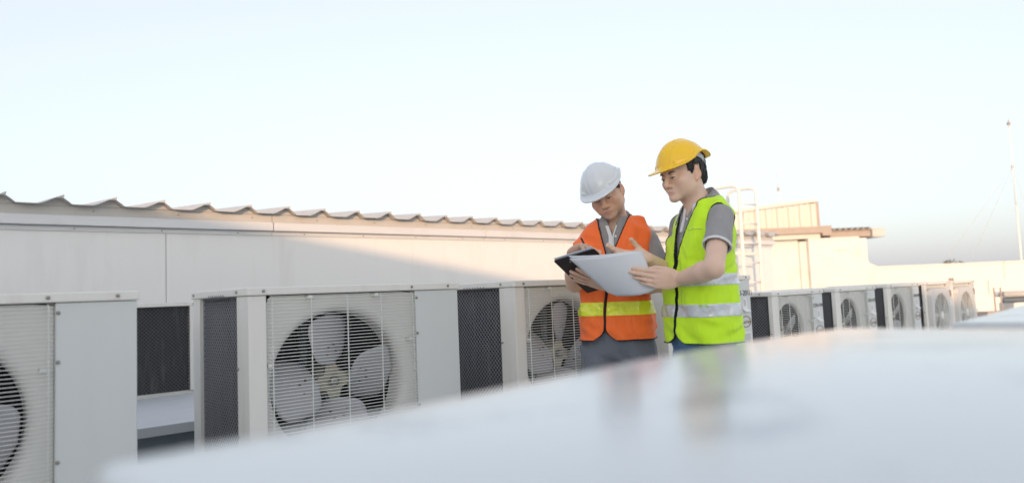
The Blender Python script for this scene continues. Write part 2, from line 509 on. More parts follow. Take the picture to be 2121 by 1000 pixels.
# tree whose top shows over the parapet
tr = far_frame('tree', 'leafy tree top just showing over the far parapet', 'tree', 25.15, 41.0)
MB().tube([(0, 0, -10), (0.15, 0, -6), (0.0, 0.1, -2.0), (0.1, 0, 1.0)], 0.28, 10, r1=0.06).build('trunk', M['brown'], tr, True)
lm = MB()
for k in range(7):
    a = k * 0.9
    lm.tube([(0.05, 0, -3 + 0.4 * k), (0.6 * math.cos(a), 0.6 * math.sin(a), -1.6 + 0.4 * k), (1.0 * math.cos(a), 1.0 * math.sin(a), -0.8 + 0.38 * k)], 0.07, 6, r1=0.02)
lm.build('limb', M['brown'], tr, True)
M['leaf'] = mat('leaf', (0.09, 0.10, 0.045), 0.6, var=0.4, scale=3)
lv = MB()
for k in range(2600):
    a = rng.uniform(0, 2 * PI); u = rng.uniform(-1, 1); rr = rng.uniform(0.3, 1.0) ** 0.5
    cx, cy, cz, R = [(0.0, 0, 1.55, 0.75), (-0.7, 0.2, 1.15, 0.65), (0.8, -0.1, 1.05, 0.6), (0.1, 0.6, -0.4, 0.9), (-0.2, -0.6, -0.8, 1.0)][k % 5]
    s = math.sqrt(1 - u * u)
    p = Vector((cx + R * rr * s * math.cos(a), cy + R * rr * s * math.sin(a), cz + 0.8 * R * rr * u))
    d1 = Vector(rng.normal(size=3)).normalized() * 0.06
    d2 = Vector(rng.normal(size=3)).normalized() * 0.035
    lv.add([p - d1, p + d2, p + d1, p - d2], [(0, 1, 2, 3)])
tag(lv.build('crown', M['leaf'], tr), kind='stuff')

# ------------------------------------------------------------------ low ledge and beam in front of the back row
lg = thing('ledge', 'low grey ledge on a steel beam running behind the condensers', 'ledge', (3, 3.9, 0))
for k in range(6):
    a = -5.0 + 2.4 * k
    box('ledge_slab', M['ledge'], lg, a, a + 2.394, -0.47, 0.62, 0.622, 0.667, 0.004)
box('beam', M['galv'], lg, -5, 9.4, -0.44, -0.40, 0.50, 0.619)
box('beam', M['galv'], lg, -5, 9.4, -0.46, -0.33, 0.492, 0.4995)
for k in range(7):
    box('post', M['galv'], lg, -4.4 + 2.2 * k, -4.3 + 2.2 * k, -0.40, -0.30, 0, 0.4915)

# ------------------------------------------------------------------ condenser parts
def expanded_mesh(w, h, cell=0.0215, r=0.00145, bulge=0.006):
    """diamond wire net in the xz plane, origin at the lower left"""
    mb = MB()
    s = cell
    def clip(p, q):
        return p, q
    lines = []
    c = -h
    while c < w:
        # rising to the right: z = x - c
        x0 = max(0, c); x1 = min(w, c + h)
        if x1 - x0 > 0.004: lines.append(((x0, x0 - c), (x1, x1 - c), 0.0))
        c += s
    c = 0
    while c < w + h:
        x0 = max(0, c - h); x1 = min(w, c)
        if x1 - x0 > 0.004: lines.append(((x0, c - x0), (x1, c - x1), 0.0018))
        c += s
    for (a, b, o) in lines:
        L = math.hypot(b[0] - a[0], b[1] - a[1])
        m = max(2, int(L / 0.12))
        pts = []
        for i in range(m + 1):
            t = i / m
            x = a[0] + (b[0] - a[0]) * t; z = a[1] + (b[1] - a[1]) * t
            y = o - bulge * math.sin(PI * min(1, max(0, x / w))) * math.sin(PI * min(1, max(0, z / h)))
            pts.append((x, y, z))
        mb.tube(pts, r, 4, cap=False)
    mb.tube([(0, 0, 0), (0, 0, h)], r * 1.4, 4); mb.tube([(w, 0, 0), (w, 0, h)], r * 1.4, 4)
    mb.tube([(0, 0, h), (w, 0, h)], r * 1.4, 4)
    return mb.mesh('guard_mesh')

def shroud_mesh(x0, x1, z0, z1, cx, cz, R, mouth=0.035, depth=0.09, n=64):
    """flat front sheet with a round opening that rolls inwards (a bell mouth)"""
    mb = MB()
    ring_o = []
    for k in range(n):
        a = 2 * PI * k / n
        c, s = math.cos(a), math.sin(a)
        t = 1e9
        if c > 1e-9: t = min(t, (x1 - cx) / c)
        if c < -1e-9: t = min(t, (x0 - cx) / c)
        if s > 1e-9: t = min(t, (z1 - cz) / s)
        if s < -1e-9: t = min(t, (z0 - cz) / s)
        ring_o.append((cx + c * t, 0, cz + s * t))
    rings = [ring_o]
    for j in range(7):
        a = j / 6 * PI / 2
        r = R + mouth * (1 - math.sin(a)); y = mouth * (1 - math.cos(a))
        rings.append([(cx + r * math.cos(2 * PI * k / n), y, cz + r * math.sin(2 * PI * k / n)) for k in range(n)])
    rings.append([(cx + R * math.cos(2 * PI * k / n), depth, cz + R * math.sin(2 * PI * k / n)) for k in range(n)])
    v = [p for r in rings for p in r]
    f = []
    for i in range(len(rings) - 1):
        for k in range(n):
            k2 = (k + 1) % n
            f.append((i * n + k, i * n + k2, (i + 1) * n + k2, (i + 1) * n + k))
    # the four corners of the sheet
    for (cxn, czn) in ((x0, z0), (x1, z0), (x1, z1), (x0, z1)):
        best = sorted(range(n), key=lambda k: (ring_o[k][0] - cxn) ** 2 + (ring_o[k][2] - czn) ** 2)[:2]
        b0, b1 = best
        if abs(b0 - b1) == 1 or abs(b0 - b1) == n - 1:
            i = len(v); v.append((cxn, 0, czn)); f.append((b0, b1, i))
    mb.add(v, f)
    return mb.mesh('fan_shroud')

def blade_mesh(r0, r1, chord, pitch):
    mb = MB()
    nr, nc = 14, 9
    rows = []
    for i in range(nr + 1):
        t = i / nr
        r = r0 + (r1 - r0) * t
        e = (2 * t - 1)
        half = chord * 0.5 * (1 - abs(e) ** 4.0) ** 0.5 * (0.90 + 0.18 * t)
        half = max(half, chord * 0.03)
        row = []
        for j in range(nc + 1):
            s = (j / nc * 2 - 1)
            x = s * half + 0.012 * t
            camber = 0.012 * (1 - s * s)
            tw = pitch * (1.15 - 0.35 * t)
            row.append((x * math.cos(tw), x * math.sin(tw) - camber, r))
        rows.append(row)
    v = [p for row in rows for p in row]
    m = len(v)
    v += [(p[0], p[1] + 0.0025, p[2]) for p in v]
    f = []
    W = nc + 1
    for i in range(nr):
        for j in range(nc):
            a, b, c, d = i * W + j, i * W + j + 1, (i + 1) * W + j + 1, (i + 1) * W + j
            f.append((a, b, c, d)); f.append((m + a, m + d, m + c, m + b))
    edge = [j for j in range(W)] + [i * W + nc for i in range(1, nr + 1)] + [nr * W + j for j in range(nc - 1, -1, -1)] + [i * W for i in range(nr - 1, 0, -1)]
    for a, b in zip(edge, edge[1:] + edge[:1]):
        f.append((a, m + a, m + b, b))
    mb.add(v, f)
    return mb.mesh('blade')

def build_fan(root, cx, cz, R, y, start, nb=4):
    fan = MB().lathe([(0.012, 0.035), (0.018, 0.03), (0.018, -0.012), (0.010, -0.016)], 16, 'y', (cx, y, cz)).build('fan', M['screw'], root, True)
    sp = MB()
    for k in range(nb):
        a = start + 2 * PI * k / nb
        d = Vector((math.cos(a), 0, math.sin(a))); p = Vector((-math.sin(a), 0, math.cos(a)))
        o = Vector((cx, y + 0.004, cz))
        q = [o + p * 0.012 + d * 0.01, o + p * 0.032 + d * 0.028, o + p * 0.018 + d * (R * 0.26), o + p * 0.017 + d * (R * 0.44),
             o - p * 0.017 + d * (R * 0.44), o - p * 0.018 + d * (R * 0.26), o - p * 0.032 + d * 0.028, o - p * 0.012 + d * 0.01]
        sp.prism([v + Vector((0, 0.0006 * k, 0)) for v in q], (0, 0.003, 0))
    sp.build('spider', M['zinc'], fan)
    me = blade_mesh(R * 0.24, R * 0.965, R * 0.88, math.radians(30)); me.materials.append(M['blade'])
    me.polygons.foreach_set('use_smooth', [True] * len(me.polygons))
    for k in range(nb):
        a = start + 2 * PI * k / nb
        b = link('blade', me, None, fan)
        b.location = (cx, y, cz)
        b.rotation_euler = (0, PI / 2 - a, 0)
        for (s, r) in ((-0.025, 0.40), (0.028, 0.42), (-0.012, 0.50), (0.018, 0.52)):
            d = Vector((math.cos(a), 0, math.sin(a))); p = Vector((math.sin(a), 0, -math.cos(a)))
            q = Vector((cx, y - 0.016 + s * 0.45, cz)) + d * (R * r) + p * s
            put_screw(fan, q.x, q.y, q.z, rivet_me, name='rivet')
    return fan
rivet_me = MB().lathe([(0.0034, 0.01), (0.0034, -0.002), (0.001, -0.003)], 8, 'y').mesh('rivet'); rivet_me.materials.append(M['rust'])

def make_unit(kind, label, group, W, D, H, fcx, fcz, R, post=0.063, panel=0.213, blade0=1.62, guard='wire', pd=0.105, mouth=0.035, sdepth=0.09):
    """condensing unit: local x along the front, y away from the viewer, z up; origin at the front left foot"""
    root = thing('condenser_unit', label, 'condenser', (0, 0, 0), 0.0, group)
    lip = 0.028
    zt = H - lip
    box('base_pan', M['cream'], root, -0.004, W + 0.004, -0.006, D + 0.004, 0.0, 0.05, 0.003)
    tp = box('top_panel', M['cream'], root, -0.006, W + 0.006, -0.008, D + 0.006, zt, H, 0.004)
    # corner post (L), back post, service panel
    MB().prism([(0, 0, 0.051), (post, 0, 0.051), (post, 0.02, 0.051), (0.02, 0.02, 0.051), (0.02, pd, 0.051), (0, pd, 0.051)], (0, 0, zt - 0.052)).build('corner_post', M['cream'], root, bev=0.003)
    MB().prism([(0, D - 0.075, 0.051), (0.02, D - 0.075, 0.051), (0.02, D, 0.051), (0, D, 0.051)], (0, 0, zt - 0.052)).build('rear_post', M['cream'], root, bev=0.002)
    MB().prism([(W - panel, 0, 0.051), (W, 0, 0.051), (W, D, 0.051), (W - 0.02, D, 0.051), (W - 0.02, 0.03, 0.051), (W - panel, 0.03, 0.051)], (0, 0, zt - 0.052)).build('service_panel', M['cream_panel'], root, bev=0.004)
    # coil and the net in front of it on the left side
    cm = box('coil', M['coil'], root, 0.026, 0.060, max(pd + 0.005, 0.055), D - 0.02, 0.052, zt - 0.002)
    box('rear_coil', M['coil'], root, 0.062, W - 0.03, D - 0.05, D - 0.01, 0.052, zt - 0.002)
    box('inner_wall', M['black'], root, W - panel - 0.012, W - panel - 0.002, 0.05, D - 0.055, 0.052, zt - 0.002)
    nm = expanded_mesh(D - pd - 0.085, zt - 0.056)
    nm.materials.append(M['mesh_wire'])
    o = link('guard_mesh', nm, None, root)
    o.rotation_euler = (0, 0, PI / 2)
    o.matrix_local = Matrix(((0, 1, 0, 0.014), (1, 0, 0, pd + 0.004), (0, 0, 1, 0.053), (0, 0, 0, 1)))
    tag(o, kind='stuff')
    cu = MB()
    for k in range(8):
        y = 0.20 + 0.021 * k + 0.004 * math.sin(3.1 * k)
        if kind == 'small': continue
        cu.tube([(0.012, y, zt - 0.006), (-0.0095, y + 0.002, zt + 0.001), (-0.0105, y + 0.005, zt + 0.008), (-0.008, y + 0.009, zt - 0.004), (0.012, y + 0.010, zt - 0.008)], 0.0014, 4)
    if cu.v: tag(cu.build('mesh_hook', M['mesh_wire'], root), kind='stuff')
    # the fan side
    gx0, gx1 = post, W - panel
    sm = shroud_mesh(gx0 + 0.001, gx1 - 0.001, 0.052, zt - 0.003, fcx, fcz, R, mouth, sdepth)
    sm.polygons.foreach_set('use_smooth', [True] * len(sm.polygons))
    sm.materials.append(M['shroud'])
    so = link('fan_shroud', sm, None, root); so.location = (0, 0.022, 0)
    mt = MB().lathe([(0.045, 0.20), (0.062, 0.19), (0.062, 0.09), (0.035, 0.075), (0.012, 0.07)], 20, 'y', (fcx, 0.02, fcz)).build('motor', M['motor'], root, True)
    br = MB()
    for dx in (-0.05, 0.05):
        br.box(fcx + dx - 0.012, fcx + dx + 0.012, 0.225, 0.245, 0.052, zt - 0.004)
    br.build('motor_bracket', M['galv'], root)
    build_fan(root, fcx, fcz, R, 0.085, blade0)
    if guard == 'wire':
        g = MB()
        dz = 0.0118
        z = 0.075
        while z < zt - 0.012:
            g.tube([(gx0 + 0.004, 0.004, z), (gx0 + 0.012, -0.012, z), (gx1 - 0.012, -0.012, z), (gx1 - 0.004, 0.004, z)], 0.00135, 5, cap=False)
            z += dz
        for k in range(5):
            x = gx0 + 0.018 + (gx1 - gx0 - 0.036) * k / 4
            g.tube([(x, 0.006, 0.06), (x, -0.0085, 0.07), (x, -0.0085, zt - 0.014), (x, 0.006, zt - 0.006)], 0.0024, 5, cap=False)
        tag(g.build('fan_guard', M['wire'], root, True), kind='stuff')
        for (x, z) in ((gx0 + 0.012, zt - 0.24), (gx0 + 0.16, zt - 0.012), (gx0 + 0.43, zt - 0.012), (gx1 - 0.03, zt - 0.19), (gx1 - 0.012, 0.25)):
            box('guard_clip', M['wire'], root, x - 0.008, x + 0.008, -0.006, 0.021, z - 0.006, z + 0.006)
    else:
        fr = MB()
        # raised square frame with a round mouth and a fine ring guard
        s = R + 0.055
        n = 48
        rings = []
        for (rr, yy, sq) in ((s, 0.0, 1), (s - 0.006, -0.035, 1), (R + 0.012, -0.040, 0), (R, -0.034, 0), (R - 0.002, 0.02, 0)):
            ring = []
            for k in range(n):
                a = 2 * PI * k / n
                c, d = math.cos(a), math.sin(a)
                m = rr / max(abs(c), abs(d)) if sq else rr
                m = min(m, rr * 1.30)
                ring.append((fcx + c * m, yy, fcz + d * m))
            rings.append(ring)
        v = [p for r in rings for p in r]
        f = [(i * n + k, i * n + (k + 1) % n, (i + 1) * n + (k + 1) % n, (i + 1) * n + k) for i in range(len(rings) - 1) for k in range(n)]
        fr.add(v, f)
        fr.build('guard_frame', M['lav'], root)
        g = MB()
        for q in range(2, 14):
            rr = R * q / 13.5
            g.tube([(fcx + rr * math.cos(2 * PI * k / 36), -0.028 - 0.008 * (1 - q / 14), fcz + rr * math.sin(2 * PI * k / 36)) for k in range(37)], 0.0018, 4, cap=False)
        for q in range(8):
            a = 2 * PI * q / 8
            g.tube([(fcx + 0.03 * math.cos(a), -0.036, fcz + 0.03 * math.sin(a)), (fcx + R * math.cos(a), -0.028, fcz + R * math.sin(a))], 0.0022, 4)
        g.lathe([(0.035, -0.004), (0.035, -0.012), (0.01, -0.014)], 16, 'y', (fcx, -0.026, fcz))
        tag(g.build('fan_guard', M['wire'], root), kind='stuff')
    for k, x in enumerate((post - 0.013, gx1 - 0.02, W - 0.055)):
        put_screw(root, x, -0.0085, zt + 0.014)
    for y in (0.085, D - 0.03):
        put_screw(root, -0.0065, y, zt + 0.014, rot=(0, 0, -PI / 2))
    for z in (zt - 0.25, zt - 0.48):
        if z > 0.1: put_screw(root, -0.0005, pd - 0.012, z, rot=(0, 0, -PI / 2))
    for z in (zt - 0.03, zt - 0.17, zt - 0.45):
        if z > 0.1: put_screw(root, gx1 + 0.006, -0.0008, z)
    return root

YF = 2.40
ZT = HC + 0.058
GR = 'condensing units in the long row'
big = make_unit('big', 'large cream condenser showing its whole four-bladed fan, left of centre', GR, 0.885, 0.56, 0.79, 0.352, 0.434, 0.260, blade0=1.70)
big.location = (0.938, YF, ZT - 0.79)
bigA = copy_tree(big); bigA.location = (-0.288, YF, ZT - 0.79 - 0.001)
bigA['label'] = 'large cream condenser cut by the left edge of the photo, mostly blank service panel'
bigC = copy_tree(big); bigC.location = (2.142, YF, ZT - 0.79)
bigC['label'] = 'large cream condenser partly hidden behind the man in the orange vest'
bigD = copy_tree(big); bigD.location = (3.262, YF, ZT - 0.79 - 0.002)
bigD['label'] = 'large condenser behind the green vest, stickers and a code on its panel'
def turn_fan(root, ang):
    for ch in root.children:
        if ch.name.split('.')[0] == 'fan':
            for b in ch.children:
                # swing hub, blades and rivets round the shaft
                c = Vector((0.352, 0.085, 0.434)) if root in (bigA, bigC, bigD) else None
                if c is None: continue
                Rm = Matrix.Translation(c) @ Matrix.Rotation(ang, 4, 'Y') @ Matrix.Translation(-c)
                b.matrix_local = Rm @ b.matrix_local
bpy.context.view_layer.update()
turn_fan(bigA, 0.35); turn_fan(bigC, 0.22); turn_fan(bigD, 1.0)

small = make_unit('small', 'smaller condenser next to the green vest, marked CDU-104', GR, 0.72, 0.50, 0.66, 0.272, 0.385, 0.188, post=0.083, panel=0.155, blade0=1.9, pd=0.03, mouth=0.018, sdepth=0.030)
ZS = HC - 0.060
small.location = (4.414, YF, ZS - 0.66)
smF = copy_tree(small); smF.location = (5.345, YF, ZS - 0.66 + 0.002)
smF['label'] = 'smaller condenser second to the right of the green vest, a bent label below its badge'
smG = copy_tree(small); smG.location = (6.31, YF, ZS - 0.66 + 0.008)
smG['label'] = 'smaller shaded condenser with few guard wires, third to the right of the green vest'
rd = make_unit('small', 'condenser with a raised square fan frame in shade, second from the end of the row', GR, 0.72, 0.50, 0.66, 0.30, 0.345, 0.20, post=0.06, panel=0.10, blade0=1.1, guard='round', pd=0.025, mouth=0.012, sdepth=0.03)
rd.location = (7.17, YF, ZS - 0.66 + 0.010)
rdI = copy_tree(rd); rdI.location = (7.892, YF, ZS - 0.66 + 0.006)
rdI['label'] = 'last condenser of the row, its top corner catching the sun'

# stickers and lettering on the service panels
def on_panel(root, W, panel, txt, zt, size, full=True, oval=True, tag_only=False):
    cx = W - panel * 0.5
    if txt:
        me = text_mesh(txt, size); me.materials.append(M['ink'])
        o = link('lettering', me, None, root)
        o.rotation_euler = (PI / 2, 0, 0)
        o.location = (cx - (0.022 if size > 0.045 else 0), -0.0016, zt - 0.085)
    s = MB()
    s.prism([(cx - 0.026, -0.0005, zt - 0.18), (cx + 0.030, -0.0005, zt - 0.18), (cx + 0.022, -0.0005, zt - 0.115), (cx - 0.016, -0.0005, zt - 0.115)], (0, -0.0012, 0))
    s.prism([(cx - 0.028, -0.0005, zt - 0.18), (cx + 0.032, -0.0005, zt - 0.18), (cx + 0.034, -0.024, zt - 0.198), (cx - 0.028, -0.024, zt - 0.198)], (0, -0.001, -0.0012))
    s.build('service_tag', M['white_sticker'], root)
    box('tag_print', M['grey_sticker'], root, cx - 0.012, cx + 0.014, -0.0023, -0.0018, zt - 0.165, zt - 0.125)
    if oval:
        lg_ = MB()
        n = 40
        a_, b_ = 0.058, 0.036
        rings = []
        for (ra, y) in ((1.0, -0.0006), (1.0, -0.002), (0.86, -0.002), (0.86, -0.0006)):
            rings.append([(cx + 0.004 + a_ * ra * math.cos(2 * PI * k / n), y, zt - 0.262 + b_ * ra * math.sin(2 * PI * k / n)) for k in range(n)])
        v = [p for r in rings for p in r]
        f = [(i * n + k, i * n + (k + 1) % n, ((i + 1) % 4) * n + (k + 1) % n, ((i + 1) % 4) * n + k) for i in range(4) for k in range(n)]
        lg_.add(v, f)
        bd = lg_.build('badge', M['brown_ink'], root)
        me = text_mesh('Carrier', 0.036); me.materials.append(M['brown_ink'])
        o = link('badge_lettering', me, None, bd)
        o.rotation_euler = (PI / 2, 0, 0)
        o.location = (cx + 0.004, -0.0016, zt - 0.263)
    if full:
        box('rating_label', M['white_sticker'], root, cx - 0.048, cx + 0.056, -0.002, -0.0006, zt - 0.41, zt - 0.325)
        box('label_print', M['grey_sticker'], root, cx - 0.038, cx + 0.046, -0.0026, -0.0021, zt - 0.395, zt - 0.335)
        MB().prism([(cx - 0.05, -0.001, zt - 0.412), (cx + 0.06, -0.001, zt - 0.412), (cx + 0.066, -0.034, zt - 0.445), (cx - 0.05, -0.034, zt - 0.445)], (0, -0.001, -0.0014)).build('label_curl', M['white_sticker'], root)
on_panel(bigD, 0.885, 0.150, 'CDU-201/1', 0.762, 0.050)
on_panel(small, 0.72, 0.155, 'CDU-104', 0.632, 0.036)
on_panel(smF, 0.72, 0.155, 'CDU-105', 0.632, 0.036)
on_panel(smG, 0.72, 0.155, 'CDU-102', 0.632, 0.036, full=False)
for r_ in (rd, rdI):
    MB().lathe([(0.034, -0.0006), (0.034, -0.003), (0.03, -0.0034)], 24, 'y', (0.668, 0, 0.54)).build('badge', M['brown_ink'], r_)
    MB().prism([(0.655, -0.0005, 0.42), (0.69, -0.0005, 0.42), (0.68, -0.0005, 0.47), (0.662, -0.0005, 0.47)], (0, -0.0012, 0)).build('service_tag', M['white_sticker'], r_)
# bent little bracket standing on the last unit
box('lifting_lug', M['brown'], rdI, 0.10, 0.16, 0.02, 0.05, 0.661, 0.69)

# steel frame that carries the row
fr = thing('support_frame', 'low steel frame carrying the long row of condensers', 'frame', (4, YF + 0.25, 0))
for y in (-0.18, 0.22):
    box('rail', M['galv'], fr, -4.6, 4.9, y - 0.03, y + 0.03, 0.385, 0.442)
for k in range(8):
    for y in (-0.18, 0.22):
        box('leg', M['galv'], fr, -4.5 + 1.3 * k, -4.44 + 1.3 * k, y - 0.03, y + 0.03, 0, 0.3845)

# back row: three small units whose coil side faces the camera
def back_unit():
    r = thing('coil_unit', 'shaded condenser seen through the gap between the two nearest large units', 'condenser', (0.46, 4.51, 0.668), 0, 'condensers on the ledge')
    W, D, H = 0.985, 0.36, 0.545
    box('top_panel', M['cream'], r, -0.005, W + 0.005, -0.006, D, H - 0.024, H, 0.003)
    box('base_pan', M['cream'], r, -0.003, W + 0.003, 0.02, D, 0.0, 0.02, 0.003)
    for x in (0.0, W - 0.034):
        box('corner_post', M['cream'], r, x, x + 0.034, -0.001, D - 0.002, 0.021, H - 0.025, 0.002)
    box('coil', M['coil'], r, 0.036, W - 0.036, 0.03, 0.07, 0.021, H - 0.026)
    box('rear_panel', M['cream'], r, 0.036, W - 0.036, D - 0.03, D - 0.01, 0.021, H - 0.026)
    nm = expanded_mesh(W - 0.072, H - 0.048, bulge=0.002)
    nm.materials.append(M['mesh_dark'])
    o = link('guard_mesh', nm, None, r); o.location = (0.036, 0.012, 0.021)
    tag(o, kind='stuff')
    put_screw(r, W - 0.016, -0.0065, H - 0.012)
    put_screw(r, 0.016, -0.0065, H - 0.012)
    return r
bu = back_unit()
for (x, lab) in ((1.64, 'shaded condenser on the ledge hidden behind the large unit left of centre'), (2.82, 'shaded condenser on the ledge seen through the slit beside the third large unit')):
    c = copy_tree(bu); c.location.x = x; c['label'] = lab

# foreground row: two units close to the lens, only their glossy tops show
def glossy_top(W, D, zb, dome):
    """pressed cover: rounded corners, rolled edges, a slight crown"""
    mb = MB()
    n_c = 8
    def outline(ins, rad):
        rad = 0.024
        pts = []
        x0, x1, y0, y1 = ins, W - ins, ins, D - ins
        rad = max(rad - ins, 0.004)
        for (cx, cy, a0) in ((x1 - rad, y1 - rad, 0), (x0 + rad, y1 - rad, PI / 2), (x0 + rad, y0 + rad, PI), (x1 - rad, y0 + rad, 1.5 * PI)):
            for k in range(n_c + 1):
                a = a0 + PI / 2 * k / n_c
                pts.append((cx + rad * math.cos(a), cy + rad * math.sin(a)))
        # extra points along the long sides keep the crown smooth
        out = []
        for i, p in enumerate(pts):
            q = pts[(i + 1) % len(pts)]
            out.append(p)
            if math.hypot(q[0] - p[0], q[1] - p[1]) > 0.08:
                for j in range(1, 12): out.append((p[0] + (q[0] - p[0]) * j / 12, p[1] + (q[1] - p[1]) * j / 12))
        return out
    rings = []
    er = 0.012
    def crown(x, y):
        sx = min(1, max(-1, 2 * x / W - 1)); sy = min(1, max(-1, 2 * y / D - 1))
        t = min(1.0, max(0.0, x / (0.72 * W)))
        return dome * (t * t * (3 - 2 * t)) + 0.004 * (1 - abs(sx) ** 4) * (1 - abs(sy) ** 2)
    base = outline(0, 0.035)
    rings.append([(x, y, zb - 0.03) for x, y in base])
    for j in range(6):
        a = PI / 2 * j / 5
        ins = er * (1 - math.cos(a))
        rings.append([(x, y, zb - er + er * math.sin(a) + crown(x, y)) for x, y in outline(ins, 0.035)])
    inner = outline(er, 0.035)
    for s in (0.94, 0.8, 0.6, 0.4, 0.2, 0.05):
        rings.append([(W / 2 + (x - W / 2) * s, D / 2 + (y - D / 2) * s, zb + crown(W / 2 + (x - W / 2) * s, D / 2 + (y - D / 2) * s)) for x, y in inner])
    n = len(base)
    v = [p for r in rings for p in r]
    f = [(i * n + k, i * n + (k + 1) % n, (i + 1) * n + (k + 1) % n, (i + 1) * n + k) for i in range(len(rings) - 1) for k in range(n)]
    f.append(tuple((len(rings) - 1) * n + k for k in range(n)))
    mb.add(v, f)
    return mb.mesh('top_panel')
def fore_unit(label, x, ztop, W=0.90, dome=0.015):
    r = thing('condenser_unit', label, 'condenser', (x, -0.12, ztop - 0.70), 0, 'condensing units nearest the camera')
    D, H = 0.56, 0.70
    me = glossy_top(W, D, H, dome); me.materials.append(M['top'])
    link('top_panel', me, None, r, True)
    box('service_panel', M['cream_panel'], r, 0.02, 0.70, D - 0.03, D - 0.008, 0.05, H - 0.031)
    box('corner_post', M['cream'], r, 0.70, W - 0.01, D - 0.03, D - 0.008, 0.05, H - 0.031)
    box('front_panel', M['cream'], r, 0.02, W - 0.01, 0.008, 0.03, 0.05, H - 0.031)
    box('end_panel', M['cream'], r, 0.008, 0.019, 0.03, D - 0.03, 0.05, H - 0.031)
    box('coil', M['coil'], r, W - 0.05, W - 0.02, 0.031, D - 0.031, 0.05, H - 0.031)
    box('base_pan', M['cream'], r, 0.005, W - 0.005, 0.005, D - 0.005, 0.0, 0.049)
    for q in (0.10, 0.40):
        put_screw(r, -0.0005, D - q, H - 0.017, rot=(0, 0, -PI / 2))
    for (q0, q1) in ((0.08, 0.14), (W - 0.14, W - 0.08)):
        box('foot', M['galv'], r, q0, q1, 0.05, D - 0.05, -(ztop - 0.70), -0.001)
    return r
fore_unit('blurred glossy white condenser top filling the bottom of the picture', 0.082, HC - 0.079)
fore_unit('blurred condenser top with a grey side lip at the right edge of the picture', 1.415, HC - 0.082)
# ------------------------------------------------------------------ people: bodies and clothes as one surface each
F4 = np.float32
class Field:
    """a signed distance field on a regular grid, turned into a quad mesh"""
    def __init__(s, lo, hi, h):
        s.h = h
        s.lo = np.array(lo, float)
        s.n = [int(math.ceil((hi[i] - lo[i]) / h)) + 1 for i in range(3)]
        s.ax = [(s.lo[i] + h * np.arange(s.n[i])).astype(F4) for i in range(3)]
        s.f = np.full(s.n, 1.0, F4)
    def sl(s, lo, hi):
        r = []
        for i in range(3):
            a = max(0, int(math.floor((lo[i] - s.lo[i]) / s.h)))
            b = min(s.n[i], int(math.ceil((hi[i] - s.lo[i]) / s.h)) + 1)
            if b <= a: return None
            r.append(slice(a, b))
        return tuple(r)
    def pts(s, sl):
        return (s.ax[0][sl[0]][:, None, None], s.ax[1][sl[1]][None, :, None], s.ax[2][sl[2]][None, None, :])
    def add(s, prim, k=0.01, sub=False):
        fn, lo, hi = prim
        m = k + 3 * s.h
        sl = s.sl(np.array(lo) - m, np.array(hi) + m)
        if sl is None: return s
        d = fn(*s.pts(sl)).astype(F4)
        a = s.f[sl]
        if sub:
            s.f[sl] = -smin(-a, d, k)
        else:
            s.f[sl] = smin(a, d, k)
        return s
    def full(s):
        return s.pts((slice(None),) * 3)
    def mesh(s, name, smooth_it=1):
        v, q = surface_nets(s.f, s.lo, s.h)
        return quads_to_mesh(name, v, q, smooth_it)

def smin(a, b, k):
    if k <= 0: return np.minimum(a, b)
    hh = np.maximum(k - np.abs(a - b), 0) / k
    return np.minimum(a, b) - hh * hh * k * 0.25

def smax(a, b, k): return -smin(-a, -b, k)

def surface_nets(f, lo, h):
    s = f < 0
    c = s[:-1, :-1, :-1].astype(np.int8)
    cnt = c.copy()
    for dx in (0, 1):
        for dy in (0, 1):
            for dz in (0, 1):
                if dx or dy or dz:
                    cnt += s[dx:s.shape[0] - 1 + dx, dy:s.shape[1] - 1 + dy, dz:s.shape[2] - 1 + dz]
    mask = (cnt > 0) & (cnt < 8)
    idx = np.argwhere(mask)
    imap = np.full(mask.shape, -1, np.int32)
    imap[mask] = np.arange(len(idx), dtype=np.int32)
    i, j, k = idx.T
    cv = {}
    for dx in (0, 1):
        for dy in (0, 1):
            for dz in (0, 1):
                cv[(dx, dy, dz)] = f[i + dx, j + dy, k + dz]
    acc = np.zeros((len(idx), 3)); num = np.zeros(len(idx))
    for a in range(3):
        o1, o2 = [q for q in range(3) if q != a]
        for u in (0, 1):
            for w in (0, 1):
                p0 = [0, 0, 0]; p0[o1] = u; p0[o2] = w
                p1 = list(p0); p1[a] = 1
                f0, f1 = cv[tuple(p0)], cv[tuple(p1)]
                cr = (f0 < 0) != (f1 < 0)
                den = np.where(cr, f0 - f1, 1)
                t = np.where(cr, f0 / den, 0)
                pos = np.array(p0, float)[None, :].repeat(len(idx), 0)
                pos[:, a] = t
                acc += pos * cr[:, None]
                num += cr
    v = (idx + acc / np.maximum(num, 1)[:, None]) * h + lo
    quads = []
    for a in range(3):
        sl0 = [slice(None)] * 3; sl1 = [slice(None)] * 3
        sl0[a] = slice(0, -1); sl1[a] = slice(1, None)
        e = s[tuple(sl0)] != s[tuple(sl1)]
        b, c = [q for q in range(3) if q != a]
        ed = np.argwhere(e)
        ok = (ed[:, b] > 0) & (ed[:, c] > 0) & (ed[:, b] < s.shape[b] - 1) & (ed[:, c] < s.shape[c] - 1)
        ed = ed[ok]
        if not len(ed): continue
        def cell(db, dc):
            q = ed.copy(); q[:, b] += db; q[:, c] += dc
            return imap[q[:, 0], q[:, 1], q[:, 2]]
        Q = np.stack([cell(-1, -1), cell(0, -1), cell(0, 0), cell(-1, 0)], 1)
        inside = s[ed[:, 0], ed[:, 1], ed[:, 2]]
        flip = inside if a != 1 else ~inside
        # outward normals: the quad winds b -> c, whose normal is +a for a = x, z and -a for a = y
        Q[~flip] = Q[~flip][:, ::-1]
        quads.append(Q)
    q = np.concatenate(quads)
    q = q[(q >= 0).all(1)]
    return v, q

